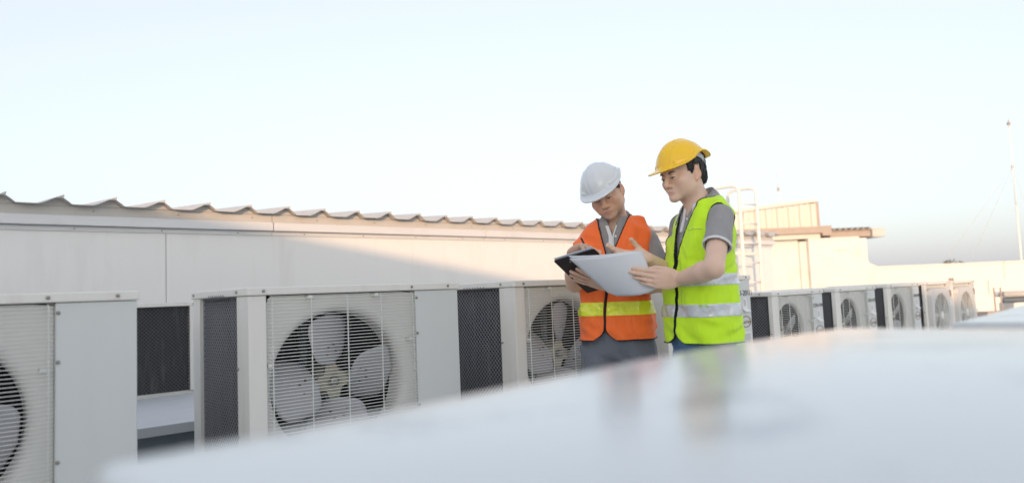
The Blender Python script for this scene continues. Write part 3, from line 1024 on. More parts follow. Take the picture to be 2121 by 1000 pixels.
def lap(v, q, it, lam=0.5):
    n = len(v)
    e = np.concatenate([q[:, [0, 1]], q[:, [1, 2]], q[:, [2, 3]], q[:, [3, 0]]])
    deg = np.bincount(e.ravel(), minlength=n).astype(float)
    for _ in range(it):
        s = np.stack([np.bincount(e[:, 0], v[e[:, 1], c], n) + np.bincount(e[:, 1], v[e[:, 0], c], n) for c in range(3)], 1)
        v = v + lam * (s / np.maximum(deg, 1)[:, None] - v)
    return v

def quads_to_mesh(name, v, q, smooth_it=1):
    if smooth_it: v = lap(v, q, smooth_it)
    me = bpy.data.meshes.new(name)
    me.vertices.add(len(v)); me.vertices.foreach_set('co', v.astype(F4).ravel())
    me.loops.add(q.size); me.loops.foreach_set('vertex_index', q.astype(np.int32).ravel())
    me.polygons.add(len(q))
    me.polygons.foreach_set('loop_start', np.arange(0, q.size, 4, dtype=np.int32))
    me.polygons.foreach_set('use_smooth', np.ones(len(q), bool))
    me.update(calc_edges=True)
    return me

# primitives return (function, low corner, high corner)
def cone(a, b, ra, rb):
    a = np.array(a, float); b = np.array(b, float); ab = b - a; L2 = max(ab @ ab, 1e-9)
    def fn(x, y, z):
        px, py, pz = x - F4(a[0]), y - F4(a[1]), z - F4(a[2])
        t = np.clip((px * F4(ab[0]) + py * F4(ab[1]) + pz * F4(ab[2])) / F4(L2), 0, 1)
        dx, dy, dz = px - t * F4(ab[0]), py - t * F4(ab[1]), pz - t * F4(ab[2])
        return np.sqrt(dx * dx + dy * dy + dz * dz) - (F4(ra) + t * F4(rb - ra))
    r = max(ra, rb)
    return fn, np.minimum(a, b) - r, np.maximum(a, b) + r

def ell(c, r, R=None):
    """ellipsoid; R: columns are its axes"""
    c = np.array(c, float); r = np.array(r, float)
    Rm = np.eye(3) if R is None else np.array(R, float)
    def fn(x, y, z):
        px, py, pz = x - F4(c[0]), y - F4(c[1]), z - F4(c[2])
        q = [px * F4(Rm[0, i]) + py * F4(Rm[1, i]) + pz * F4(Rm[2, i]) for i in range(3)]
        k0 = np.sqrt(sum((q[i] / F4(r[i])) ** 2 for i in range(3)))
        k1 = np.sqrt(sum((q[i] / F4(r[i] ** 2)) ** 2 for i in range(3))) + F4(1e-6)
        return k0 * (k0 - 1) / k1
    ext = np.sqrt(((Rm * r[None, :]) ** 2).sum(1))
    return fn, c - ext, c + ext

def cut(prim, nrm, pt):
    """keep the part of prim on the side nrm points away from"""
    fn, lo, hi = prim
    nrm = np.array(nrm, float); nrm /= np.linalg.norm(nrm); pt = np.array(pt, float); o = nrm @ pt
    def g(x, y, z):
        return np.maximum(fn(x, y, z), x * F4(nrm[0]) + y * F4(nrm[1]) + z * F4(nrm[2]) - F4(o))
    return g, lo, hi

def rotz(a):
    c, s = math.cos(a), math.sin(a)
    return np.array([[c, -s, 0], [s, c, 0], [0, 0, 1.0]])
def rotx(a):
    c, s = math.cos(a), math.sin(a)
    return np.array([[1, 0, 0], [0, c, -s], [0, s, c]])
def roty(a):
    c, s = math.cos(a), math.sin(a)
    return np.array([[c, 0, s], [0, 1, 0], [-s, 0, c]])

class Frame:
    def __init__(s, o, R, k=1.0): s.o = np.array(o, float); s.R = np.array(R, float); s.k = k
    def p(s, *q): return s.o + s.R @ np.array(q, float) * s.k
    def ell(s, c, r, R=None): return ell(s.p(*c), np.array(r, float) * s.k, s.R if R is None else s.R @ R)
    def cone(s, a, b, ra, rb): return cone(s.p(*a), s.p(*b), ra * s.k, rb * s.k)
    def local(s, v): return (v - s.o) @ s.R / s.k
    def coords(s, x, y, z):
        x, y, z = x - F4(s.o[0]), y - F4(s.o[1]), z - F4(s.o[2])
        return [(x * F4(s.R[0, i]) + y * F4(s.R[1, i]) + z * F4(s.R[2, i])) * F4(1 / s.k) for i in range(3)]

def folds(x, y, z, amp, f=1.0):
    a = np.sin(f * (17 * x + 9 * z) + 2.2 * np.sin(f * (11 * z - 7 * y)))
    b = np.sin(f * (23 * y - 13 * z + 5 * x) + 1.7 * np.sin(f * (9 * x + 14 * z)))
    c = np.sin(f * (31 * x + 27 * y + 6 * z) + 1.3 * np.sin(f * 21 * z))
    return (F4(amp) * (0.5 * a * b + 0.35 * c * a + 0.15 * c)).astype(F4)

# ---- materials for people
def skin_mat(name, col, lipc, stub):
    m = bpy.data.materials.new(name); m.use_nodes = True
    nt = m.node_tree; b = nt.nodes['Principled BSDF']
    b.inputs['Roughness'].default_value = 0.48
    b.inputs['Specular IOR Level'].default_value = 0.4
    b.inputs['Subsurface Weight'].default_value = 0.25
    b.inputs['Subsurface Radius'].default_value = (0.010, 0.004, 0.002)
    b.inputs['Subsurface Scale'].default_value = 0.5
    tc = nt.nodes.new('ShaderNodeTexCoord')
    n = nt.nodes.new('ShaderNodeTexNoise'); n.inputs['Scale'].default_value = 28; n.inputs['Detail'].default_value = 5
    nt.links.new(tc.outputs['Object'], n.inputs['Vector'])
    prev = None
    def mix(fac_out, a, bcol):
        mx = nt.nodes.new('ShaderNodeMix'); mx.data_type = 'RGBA'
        if isinstance(a, tuple): mx.inputs['A'].default_value = a + (1,)
        else: nt.links.new(a, mx.inputs['A'])
        mx.inputs['B'].default_value = bcol + (1,)
        nt.links.new(fac_out, mx.inputs['Factor'])
        return mx.outputs['Result']
    o = mix(n.outputs['Fac'], tuple(c * 0.93 for c in col), (col[0] * 1.06, col[1] * 1.03, col[2] * 1.0))
    for att, c in (('blush', (col[0] * 1.0, col[1] * 0.74, col[2] * 0.68)), ('stubble', stub), ('lip', lipc)):
        a = nt.nodes.new('ShaderNodeAttribute'); a.attribute_name = att
        o = mix(a.outputs['Fac'], o, c)
    nt.links.new(o, b.inputs['Base Color'])
    n3 = nt.nodes.new('ShaderNodeTexNoise'); n3.inputs['Scale'].default_value = 260
    nt.links.new(tc.outputs['Object'], n3.inputs['Vector'])
    bp = nt.nodes.new('ShaderNodeBump'); bp.inputs['Strength'].default_value = 0.15; bp.inputs['Distance'].default_value = 0.001
    nt.links.new(n3.outputs['Fac'], bp.inputs['Height']); nt.links.new(bp.outputs[0], b.inputs['Normal'])
    return m

def cloth(name, col, var=0.05, bump=0.25, rough=0.8, bscale=14, scale=7, crease=0.6):
    m = mat(name, col, rough, var=var, scale=scale, bump=bump, bscale=bscale, spec=0.25)
    b = m.node_tree.nodes['Principled BSDF']
    b.inputs['Sheen Weight'].default_value = 0.15
    # long soft creases under the weave
    nt = m.node_tree
    old = [n for n in nt.nodes if n.type == 'BUMP'][0]
    tc = [n for n in nt.nodes if n.type == 'TEX_COORD'][0]
    mp = nt.nodes.new('ShaderNodeMapping'); mp.inputs['Scale'].default_value = (1.0, 1.0, 0.45); mp.inputs['Rotation'].default_value = (0.2, 0.35, 0.0)
    nt.links.new(tc.outputs['Object'], mp.inputs[0])
    n = nt.nodes.new('ShaderNodeTexNoise'); n.inputs['Scale'].default_value = 9.0; n.inputs['Detail'].default_value = 2.0; n.inputs['Distortion'].default_value = 1.6
    nt.links.new(mp.outputs[0], n.inputs['Vector'])
    bp = nt.nodes.new('ShaderNodeBump'); bp.inputs['Strength'].default_value = crease; bp.inputs['Distance'].default_value = 0.03
    nt.links.new(n.outputs['Fac'], bp.inputs['Height'])
    nt.links.new(old.outputs[0], bp.inputs['Normal'])
    nt.links.new(bp.outputs[0], b.inputs['Normal'])
    return m

def crinkle(m, scale, strength):
    """crackled plastic film: sharp little facets"""
    nt = m.node_tree; b = nt.nodes['Principled BSDF']
    tc = [n for n in nt.nodes if n.type == 'TEX_COORD'][0]
    v = nt.nodes.new('ShaderNodeTexVoronoi'); v.feature = 'F1'; v.inputs['Scale'].default_value = scale
    nt.links.new(tc.outputs['Object'], v.inputs['Vector'])
    v2 = nt.nodes.new('ShaderNodeTexVoronoi'); v2.feature = 'DISTANCE_TO_EDGE'; v2.inputs['Scale'].default_value = scale * 0.55
    nt.links.new(tc.outputs['Object'], v2.inputs['Vector'])
    ad = nt.nodes.new('ShaderNodeMath'); ad.operation = 'ADD'
    nt.links.new(v.outputs['Distance'], ad.inputs[0]); nt.links.new(v2.outputs['Distance'], ad.inputs[1])
    bp = nt.nodes.new('ShaderNodeBump'); bp.inputs['Strength'].default_value = strength; bp.inputs['Distance'].default_value = 0.012
    nt.links.new(ad.outputs[0], bp.inputs['Height'])
    nt.links.new(bp.outputs[0], b.inputs['Normal'])
    nt.links.new(bp.outputs[0], b.inputs['Coat Normal'])

M['skin_a'] = skin_mat('skin_tan', (0.72, 0.475, 0.355), (0.56, 0.25, 0.20), (0.44, 0.29, 0.22))
M['skin_b'] = skin_mat('skin_light_tan', (0.75, 0.535, 0.42), (0.60, 0.30, 0.25), (0.60, 0.41, 0.31))
M['hair'] = mat('black_hair', (0.018, 0.016, 0.016), 0.42, var=0.5, scale=40, stretch=(1, 1, 0.15), bump=0.6, bscale=120)
M['shirt'] = cloth('grey_polo_cotton', (0.31, 0.305, 0.305), bump=0.2)
M['shirt_trim'] = cloth('white_polo_trim', (0.74, 0.74, 0.75))
M['orange'] = cloth('orange_vest_fabric', (1.0, 0.185, 0.040), var=0.02, bump=0.22, rough=0.65)
M['lime'] = cloth('lime_vest_fabric', (0.60, 0.94, 0.03), var=0.03, bump=0.22, rough=0.65)
M['mark_orange'] = cloth('pale_orange_print', (1.0, 0.30, 0.09))
M['mark_lime'] = cloth('pale_lime_print', (0.74, 0.96, 0.16))
M['trim_maroon'] = cloth('dark_maroon_piping', (0.035, 0.012, 0.016), rough=0.7)
M['trim_black'] = cloth('black_piping', (0.012, 0.014, 0.014), rough=0.7)
M['neon'] = mat('yellow_reflective_tape', (0.80, 0.88, 0.02), 0.28, var=0.08, scale=30, bump=0.5, bscale=26, spec=0.8, coat=0.4)
M['silver'] = mat('silver_reflective_tape', (0.66, 0.70, 0.73), 0.26, metal=0.2, var=0.05, scale=26, bump=0.9, bscale=38, spec=0.8, coat=0.4,
                  dirt=(0.40, 0.74, 0.10), dirt_amt=0.9, dirt_scale=16)
r_ = [n for n in M['silver'].node_tree.nodes if n.type == 'VALTORGB'][0]
r_.color_ramp.elements[0].position = 0.63; r_.color_ramp.elements[1].position = 0.65
crinkle(M['neon'], 34, 0.5)
crinkle(M['silver'], 30, 0.4)
M['chino'] = cloth('grey_blue_chino', (0.16, 0.18, 0.215), bump=0.3, bscale=9)
M['denim'] = cloth('blue_denim', (0.09, 0.20, 0.36), var=0.3, bump=0.3, bscale=60, scale=14)
M['shoe'] = mat('dark_shoe', (0.02, 0.02, 0.02), 0.5)
M['hat_white'] = mat('white_hard_hat', (0.66, 0.69, 0.72), 0.22, var=0.01, spec=0.5, coat=0.3)
M['hat_yellow'] = mat('yellow_hard_hat', (0.93, 0.56, 0.010), 0.24, var=0.02, spec=0.5, coat=0.3)
M['strap'] = mat('pale_harness_plastic', (0.52, 0.54, 0.55), 0.4, var=0.04)
M['eye_white'] = mat('eye_white', (0.60, 0.56, 0.53), 0.25)
M['iris'] = mat('dark_iris', (0.015, 0.01, 0.008), 0.15)

# ---- head
def add_head(fd, H):
    """H: Frame at the head centre, face towards -y of the frame"""
    fd.add(H.ell((0, 0.012, 0.045), (0.074, 0.095, 0.085)), 0.02)
    fd.add(H.ell((0, -0.017, -0.024), (0.062, 0.066, 0.072)), 0.03)
    for s in (-1, 1):
        fd.add(H.cone((0.050 * s, 0.004, -0.050), (0.017 * s, -0.068, -0.087), 0.017, 0.014), 0.026)
        fd.add(H.ell((0.040 * s, -0.036, -0.046), (0.021, 0.032, 0.034)), 0.03)
        fd.add(H.ell((0.046 * s, -0.058, -0.022), (0.020, 0.020, 0.018)), 0.028)
    fd.add(H.ell((0, -0.080, -0.093), (0.019, 0.016, 0.014)), 0.02)
    fd.add(H.cone((-0.034, -0.083, 0.024), (0.034, -0.083, 0.024), 0.011, 0.011), 0.018)
    for s in (-1, 1):
        fd.add(H.ell((0.031 * s, -0.0985, 0.004), (0.018, 0.013, 0.0105)), 0.014, sub=True)
    fd.add(H.ell((0, -0.076, -0.056), (0.025, 0.0150, 0.023)), 0.02)
    # nose
    fd.add(H.cone((0, -0.088, 0.016), (0, -0.1055, -0.028), 0.0075, 0.0105), 0.012)
    fd.add(H.ell((0, -0.1055, -0.032), (0.0115, 0.0105, 0.0092)), 0.008)
    for s in (-1, 1):
        fd.add(H.ell((0.0135 * s, -0.0965, -0.0355), (0.0075, 0.010, 0.008)), 0.008)
        fd.add(H.ell((0.007 * s, -0.1015, -0.0435), (0.004, 0.005, 0.004)), 0.004, sub=True)
    # eyelids over the eyeballs
    for s in (-1, 1):
        c = H.p(0.031 * s, -0.0800, 0.003)
        lid = ell(c, np.array((0.0148, 0.0138, 0.0135)) * H.k, H.R)
        fd.add(cut(lid, H.R @ np.array([0, -0.25, -1.0]), H.p(0.031 * s, -0.093, -0.0008)), 0.004)
        fd.add(cut(lid, H.R @ np.array([0, 0.2, 1.0]), H.p(0.031 * s, -0.093, -0.0045)), 0.004)
    # lips
    for s in (-1, 1):
        fd.add(H.cone((0.0, -0.0965, -0.0600), (0.021 * s, -0.0875, -0.0632), 0.0048, 0.0030), 0.005)
        fd.add(H.cone((0.0, -0.0938, -0.0712), (0.020 * s, -0.0865, -0.0660), 0.0056, 0.0032), 0.005)
    for s in (-1, 1):
        fd.add(H.cone((0.0, -0.1020, -0.0655), (0.023 * s, -0.0915, -0.0640), 0.0021, 0.0016), 0.003, sub=True)
    # ears
    for s in (-1, 1):
        Re = rotz(-0.45 * s) @ rotx(0.12)
        e = H.ell((0.0775 * s, 0.012, -0.004), (0.0060, 0.016, 0.029), Re)
        fd.add(e, 0.008)
        fd.add(H.ell((0.0835 * s, 0.008, 0.002), (0.0062, 0.010, 0.019), Re), 0.004, sub=True)
        fd.add(H.ell((0.075 * s, 0.002, -0.029), (0.006, 0.008, 0.009)), 0.008)

def head_masks(me, H, lips=1.0, stub=0.0):
    n = len(me.vertices)
    co = np.empty(n * 3, F4); me.vertices.foreach_get('co', co); co = co.reshape(-1, 3).astype(float)
    q = H.local(co)
    x, y, z = q.T
    lipz = -0.0715 - 0.0 * x
    lip = np.exp(-((np.abs(x) / 0.021) ** 4)) * np.exp(-((z - (-0.0664)) / 0.0085) ** 4) * (y < -0.080)
    blush = np.clip(np.exp(-(((np.abs(x) - 0.04) / 0.02) ** 2 + ((z + 0.03) / 0.02) ** 2)) + np.exp(-((x / 0.014) ** 2 + ((z + 0.034) / 0.014) ** 2)) * (y < -.09), 0, 1) * (y < -0.02) * 0.45
    ear = (np.abs(x) > 0.073) & (np.abs(y - 0.01) < 0.03) & (np.abs(z) < 0.045)
    blush = np.where(ear, 0.55, blush)
    st = np.exp(-((z + 0.090) / 0.028) ** 4) * (y < 0.0) + 0.8 * np.exp(-((z + 0.050) / 0.007) ** 2) * np.exp(-(x / 0.026) ** 4) * (y < -0.08)
    for nm, a in (('lip', lip * lips), ('blush', blush), ('stubble', np.clip(st, 0, 1) * stub)):
        at = me.attributes.new(nm, 'FLOAT', 'POINT')
        at.data.foreach_set('value', a.astype(F4))

def hand(fd, o, fx, side, fz, curl, spread, thumb, k=0.004, size=1.0):
    """o wrist, fx towards the fingers, fz back of the hand, side R or L.
    curl: per finger three bends; thumb: three points in hand coordinates"""
    fx = np.array(fx, float) / np.linalg.norm(fx)
    fz = np.array(fz, float) - fx * (np.array(fz, float) @ fx); fz = fz / np.linalg.norm(fz)
    fy = np.cross(fz, fx) * (1 if side == 'R' else -1)
    R = np.stack([np.array(fx, float) / np.linalg.norm(fx), np.array(fy, float) / np.linalg.norm(fy), np.array(fz, float) / np.linalg.norm(fz)], 1)
    H = Frame(o, R, size)
    S = size
    Rn = R
    fd.add(ell(H.p(0.050, 0.000, 0.0), np.array((0.050, 0.040, 0.0155)) * S, Rn), 0.014)
    fd.add(ell(H.p(0.030, 0.020, -0.006), np.array((0.030, 0.020, 0.016)) * S, Rn), 0.014)
    fd.add(ell(H.p(0.030, -0.022, -0.005), np.array((0.030, 0.015, 0.014)) * S, Rn), 0.014)
    kn = [(0.090, 0.030), (0.095, 0.0100), (0.090, -0.0105), (0.081, -0.0290)]
    L = [(0.043, 0.026, 0.021), (0.047, 0.030, 0.022), (0.043, 0.028, 0.021), (0.034, 0.021, 0.019)]
    rad = [(0.0092, 0.0084, 0.0078, 0.0068), (0.0093, 0.0086, 0.0079, 0.0069), (0.0090, 0.0082, 0.0075, 0.0066), (0.0080, 0.0073, 0.0067, 0.0059)]
    for f in range(4):
        a = 0.0
        p = np.array((kn[f][0], kn[f][1], 0.001))
        fd.add(cone(H.p(0.045, kn[f][1] * 0.7, 0.0), H.p(*p), 0.012 * S, rad[f][0] * 1.04 * S), 0.010)
        sp = spread[f]
        for j in range(3):
            a += curl[f][j]
            d = np.array((math.cos(a) * math.cos(sp), math.cos(a) * math.sin(sp), -math.sin(a)))
            q = p + d * L[f][j]
            fd.add(cone(H.p(*p), H.p(*q), rad[f][j] * S, rad[f][j + 1] * S), k)
            p = q
    t = [np.array(q) for q in thumb]
    fd.add(cone(H.p(0.018, 0.018, -0.006), H.p(*t[0]), 0.015 * S, 0.012 * S), 0.012)
    fd.add(cone(H.p(*t[0]), H.p(*t[1]), 0.0115 * S, 0.0100 * S), 0.005)
    fd.add(cone(H.p(*t[1]), H.p(*t[2]), 0.0100 * S, 0.0080 * S), 0.004)

def hard_hat(parent, H, m, style):
    """shell with a brim, in the head frame; peak towards -y"""
    fd = Field((-0.135, -0.20, 0.005), (0.135, 0.175, 0.185), 0.0021)
    x, y, z = fd.full()
    yc = y - F4(0.006)
    th = np.arctan2(x, -yc)                      # 0 at the front
    rr = np.sqrt(x * x + yc * yc)
    ct = np.cos(th)
    a_, b_ = 0.104, 0.120
    Rb = 1.0 / np.sqrt((np.sin(th) / a_) ** 2 + (ct / b_) ** 2)
    side = np.exp(-((np.abs(th) - 1.55) / 0.55) ** 2)
    rim = 0.043 + (0.040 if style == 'ridge' else 0.030) * np.exp(-((np.abs(th) - 1.95) / 0.60) ** 2) + 0.006 * np.exp(-((np.abs(th) - PI) / 0.5) ** 2)
    hgt = 0.118
    q0 = np.sqrt((x / F4(a_)) ** 2 + (yc / F4(b_)) ** 2 + ((z - F4(0.040)) / F4(hgt)) ** 2)
    q1 = np.sqrt((x / F4(a_ ** 2)) ** 2 + (yc / F4(b_ ** 2)) ** 2 + ((z - F4(0.040)) / F4(hgt ** 2)) ** 2) + F4(1e-6)
    d = q0 * (q0 - 1) / q1
    # raised crown ridge and shoulders
    if style == 'ridge':
        w = np.clip((0.024 - np.abs(x)) / 0.006, 0, 1); w = w * w * (3 - 2 * w)
        d = d - F4(0.0045) * w * np.clip((y + 0.105) / 0.012, 0, 1)
        w2 = np.clip((0.006 - np.abs(np.abs(x) - 0.052)) / 0.004, 0, 1)
        d = d - F4(0.0012) * w2
    else:
        w = np.clip((0.030 - np.abs(x)) / 0.010, 0, 1); w = w * w * (3 - 2 * w)
        d = d - F4(0.003) * w
        w2 = np.clip((0.005 - np.abs(np.abs(x) - 0.046 - 0.12 * (z - 0.1))) / 0.004, 0, 1)
        d = d - F4(0.0018) * w2
    band = np.clip(((rim + 0.026) - z) / 0.005, 0, 1) * np.clip((np.abs(th) - 0.55) / 0.06, 0, 1) * np.clip((2.6 - np.abs(th)) / 0.06, 0, 1)
    d = d - F4(0.005) * band
    shell = np.maximum(np.maximum(d, -(d + F4(0.0055))), (rim - z))
    # brim: a long peak in front, a short flange round the rest, turned up at the back
    out = Rb + 0.007 + 0.042 * np.clip(ct, 0, 1) ** 2.2 + 0.016 * np.clip(-ct, 0, 1) ** 2
    zr = rim + 0.002 - 0.30 * np.clip(rr - Rb, 0, 1) * np.clip(ct, 0, 1) + 0.25 * np.clip(rr - Rb, 0, 1) * np.clip(-ct - 0.4, 0, 1)
    br = np.maximum(np.maximum(np.abs(z - zr) - F4(0.0036), rr - out), (Rb - 0.009) - rr)
    f = smin(shell.astype(F4), br.astype(F4), 0.006)
    fd.f = f
    me = fd.mesh('hard_hat', 4)
    me.materials.append(m)
    n = len(me.vertices); co = np.empty(n * 3, F4); me.vertices.foreach_get('co', co)
    co = (co.reshape(-1, 3) @ H.R.T.astype(F4)) * F4(H.k) + H.o.astype(F4)
    me.vertices.foreach_set('co', co.astype(F4).ravel()); me.update()
    hat = link('hard_hat', me, None, parent)
    # harness strap under the shell
    mb = MB(); N = 64
    for (z0, z1, ra, rb, th0) in ((0.046, 0.074, 0.0865, 0.1085, 0.0),):
        ro, ri = [], []
        v = []; f = []
        for k in range(N):
            a = 2 * PI * k / N
            back = max(0.0, -math.cos(a))
            drop = 0.030 * back ** 1.5
            lift = 0.020 * math.exp(-((abs(math.atan2(math.sin(a), math.cos(a))) - 1.7) / 0.5) ** 2)
            for (r_o, zz) in ((0.0, z0 - drop * 1.25 + lift), (0.0, z1 - drop * 0.4 + lift), (-0.003, z1 - drop * 0.4 + lift), (-0.003, z0 - drop * 1.25 + lift)):
                p = H.p((ra + r_o) * math.sin(a), -(rb + r_o) * math.cos(a) + 0.008, zz)
                v.append(tuple(p))
        for k in range(N):
            k2 = (k + 1) % N
            for j in range(4):
                j2 = (j + 1) % 4
                f.append((k * 4 + j, k2 * 4 + j, k2 * 4 + j2, k * 4 + j2))
        mb.add(v, f)
    mb.build('harness', M['strap'], hat, True)
    sl = MB()
    for s in (-1, 1):
        for (aa, zz) in ((1.75, 0.071), (2.2, 0.062), (2.5, 0.046)):
            c = H.p(0.0875 * math.sin(aa) * s, -0.1095 * math.cos(aa) + 0.008, zz + 0.008)
            t = H.R @ np.array([0.0815 * math.cos(aa) * s, 0.104 * math.sin(aa), -0.02]); t = t / np.linalg.norm(t) * 0.010
            sl.tube([c - t, c + t], 0.0019, 6)
    sl.build('harness_slot', M['trim_black'], hat)
    cl_ = MB()
    for s in (-1, 1):
        c = H.p(0.101 * s, -0.004, 0.069)
        cl_.tube([c, H.p(0.104 * s, -0.004, 0.058)], 0.004, 8)
    cl_.build('clip', m, hat, True)
    return hat

def person(cfg):
    root = thing('person', cfg['label'], 'person', cfg['loc'], RZ)
    al = cfg['alpha']
    T = Frame((cfg['cx'], cfg['cy'], 0), rotz(al))
    H = Frame(cfg['head'], cfg['headR'], cfg['head_k'])
    sR, eR, wR = [np.array(q, float) for q in cfg['armR']]
    sL, eL, wL = [np.array(q, float) for q in cfg['armL']]
    neck0 = np.array(cfg['neck0']); neck1 = H.p(0, 0.022, -0.055)
    allp = np.array([sR, eR, wR, sL, eL, wL] + cfg['tips'])
    lo = np.minimum(allp.min(0) - 0.06, [H.o[0] - 0.14, H.o[1] - 0.14, 0.80])
    hi = np.maximum(allp.max(0) + 0.06, [H.o[0] + 0.14, H.o[1] + 0.14, H.o[2] + 0.15])
    fd = Field(lo, hi, 0.0025)
    add_head(fd, H)
    fd.add(cone(neck0, neck1, 0.056, 0.052), 0.03)
    fd.add(cone(neck0 - np.array([0, 0, 0.06]), neck0, 0.060, 0.055), 0.02)
    fd.add(T.ell((0, 0.0, 1.26), (0.142, 0.088, 0.21)), 0.04)
    fd.add(T.ell((0, 0.0, 1.03), (0.120, 0.080, 0.11)), 0.04)
    for (s, e, w) in ((sR, eR, wR), (sL, eL, wL)):
        fd.add(cone(T.p(0, 0, 1.38), s - np.array([0, 0, 0.01]), 0.055, 0.042), 0.03)
        fd.add(cone(s, e, 0.043, 0.0365), 0.02)
        m = e + (w - e) * 0.30
        fd.add(cone(e, m, 0.0360, 0.0375), 0.012)
        fd.add(cone(m, w, 0.0375, 0.0250), 0.012)
    for hk in cfg['hands']:
        hand(fd, *hk)
    me = fd.mesh('body', 1)
    me.materials.append(cfg['skin'])
    head_masks(me, H, 0.75, cfg['stub'])
    body = link('body', me, None, root)
    # eyes, lashes and brows
    for s in (-1, 1):
        c = H.p(0.031 * s, -0.0790, 0.003)
        eb = MB(); eb.lathe([(0.0001, -0.0125), (0.006, -0.011), (0.0105, -0.0065), (0.0125, 0), (0.0105, 0.0065), (0.006, 0.011), (0.0001, 0.0125)], 16, 'y')
        e = eb.build('eye', M['eye_white'], root, True)
        gaze = cfg.get('gaze', 0.3)
        e.matrix_local = Matrix(np.block([[H.R @ rotx(gaze) * H.k, c[:, None]], [np.zeros((1, 3)), np.ones((1, 1))]]).tolist())
        ir = MB(); ir.lathe([(0.0062, -0.0110), (0.0045, -0.0124), (0.0001, -0.0131)], 14, 'y')
        ir.build('iris', M['iris'], e, True)
        ls = MB()
        pts = [H.p((0.031 + q * 0.0135) * s, -0.0948 + 0.0085 * q * q + (0.002 if q > 0.5 else 0), -0.0010 - 0.0024 * (q * q) + 0.001 * q) for q in np.linspace(-1, 1, 9)]
        ls.tube(pts, 0.0011, 5)
        ls.build('eyelash', M['hair'], root, True)
        bw = MB()
        pts = [H.p((0.033 + q * 0.021) * s, -0.0945 + 0.004 * q * q + 0.008 * max(0, q) + 0.002 * max(0, -q), 0.0215 + 0.002 * q - 0.004 * q * q) for q in np.linspace(-1, 1, 9)]
        bw.tube(pts, 0.0036, 6, r1=0.0014)
        bw.build('eyebrow', M['hair'], root, True)
    # hair: a cap that follows the skull, cut along the hairline
    hf = Field(H.o - 0.15, H.o + 0.15, 0.003)
    P = H.coords(*hf.full())
    x, y, z = P
    q0 = np.sqrt((x / 0.0815) ** 2 + ((y - 0.014) / 0.105) ** 2 + ((z - 0.043) / 0.092) ** 2)
    d = (q0 - 1) * 0.085
    nape = smin(d, np.sqrt((x / 0.058) ** 2 + ((y - 0.072) / 0.034) ** 2 + ((z + 0.020) / 0.055) ** 2) * 0.036 - 0.036, 0.02)
    hl = cfg['hairline']
    front = 0.052 - y * 0 + hl['front'] * 0
    low_side = np.where(y < 0.002, np.where(y > -0.030, hl['burn'] + (0.03 - (y + 0.030)) * hl['slant'], 0.060 - (y + 0.03) * 0.1), np.where(y < 0.040, 0.034, -0.055))
    low_side = np.where(y < -0.062, 0.066, low_side)
    rag = 0.004 * np.sin(260 * y) + 0.003 * np.sin(410 * y + 90 * x)
    d = np.maximum(nape, low_side + rag - z)
    d = d + 0.0006 * np.sin(520 * y + 180 * z) * np.sin(350 * x + 60 * z)
    hf.f = (d * H.k).astype(F4)
    me = hf.mesh('hair', 1); me.materials.append(M['hair']); hair = link('hair', me, None, root)
    # loose strands lying over the cap
    co = np.empty(len(me.vertices) * 3, F4); me.vertices.foreach_get('co', co); co = co.reshape(-1, 3).astype(float)
    loc = H.local(co)
    ok = np.where((loc[:, 2] < 0.052) & (np.abs(loc[:, 0]) > 0.02))[0]
    sm_ = MB()
    for i in rng.choice(ok, min(len(ok), 420), replace=False):
        p = loc[i]
        nrm = np.array((p[0] / 0.0815 ** 2, (p[1] - 0.014) / 0.105 ** 2, 0.25 * (p[2] - 0.043) / 0.092 ** 2)); nrm /= np.linalg.norm(nrm)
        d = np.array((rng.normal(0, 0.25), (-0.45 if p[1] < 0.01 else 0.25) + rng.normal(0, 0.25), -1.0)); d -= nrm * (d @ nrm); d /= np.linalg.norm(d)
        L = rng.uniform(0.012, 0.024)
        a0 = p - d * L * 0.6 - nrm * 0.001; a1 = p + nrm * 0.0012; a2 = p + d * L * 0.5 + nrm * rng.uniform(-0.0005, 0.0025)
        sm_.tube([H.p(*a0), H.p(*a1), H.p(*a2)], 0.0013, 4, r1=0.0003)
    tag(sm_.build('strand', M['hair'], hair, True), kind='stuff')
    if hl.get('fringe'):
        fr_ = MB()
        for (a0, dz) in ((-0.010, -0.018), (-0.018, -0.010), (0.020, -0.010), (-0.035, -0.020), (-0.044, -0.026)):
            fr_.tube([H.p(a0, -0.086, 0.066), H.p(a0 - 0.004, -0.091, 0.055), H.p(a0 - 0.010, -0.0925, 0.046 + dz * 0.5)], 0.0035, 5, r1=0.0006)
        fr_.build('fringe', M['hair'], root, True)
    hard_hat(root, Frame(H.p(0, 0, cfg.get('hat_lift', 0)), H.R @ rotx(cfg.get('hat_pitch', 0)) @ roty(cfg.get('hat_roll', 0)), cfg.get('hat_k', H.k)), cfg['hat'], cfg['hat_style'])

    # torso profile
    zk, ak, bk_, ck = [np.array(q, float) for q in cfg['prof']]
    nx, ny, nz = T.local(neck0[None, :])[0]
    def torso(x, y, z, off, amp):
        X, Y, Z = T.coords(x, y, z)
        zz = np.clip(Z, zk[0], zk[-1])
        a = np.interp(zz, zk, ak).astype(F4) + F4(off); b = np.interp(zz, zk, bk_).astype(F4) + F4(off); c = np.interp(zz, zk, ck).astype(F4)
        Xc = X
        Yc = Y - c
        e = 2.35
        k0 = ((np.abs(Xc) / a) ** e + (np.abs(Yc) / b) ** e) ** (1 / e) + 1e-6
        k1 = np.sqrt((Xc / a ** 2) ** 2 + (Yc / b ** 2) ** 2) + 1e-6
        d = k0 * (k0 - 1) / k1 * 0.97
        top = cfg['shz'] - 0.36 * np.abs(X - nx) - 1.1 * np.clip(np.abs(X - nx) - 0.13, 0, 1) + F4(off) + 0.10 * np.clip(0.09 - np.abs(X - nx), 0, 1)
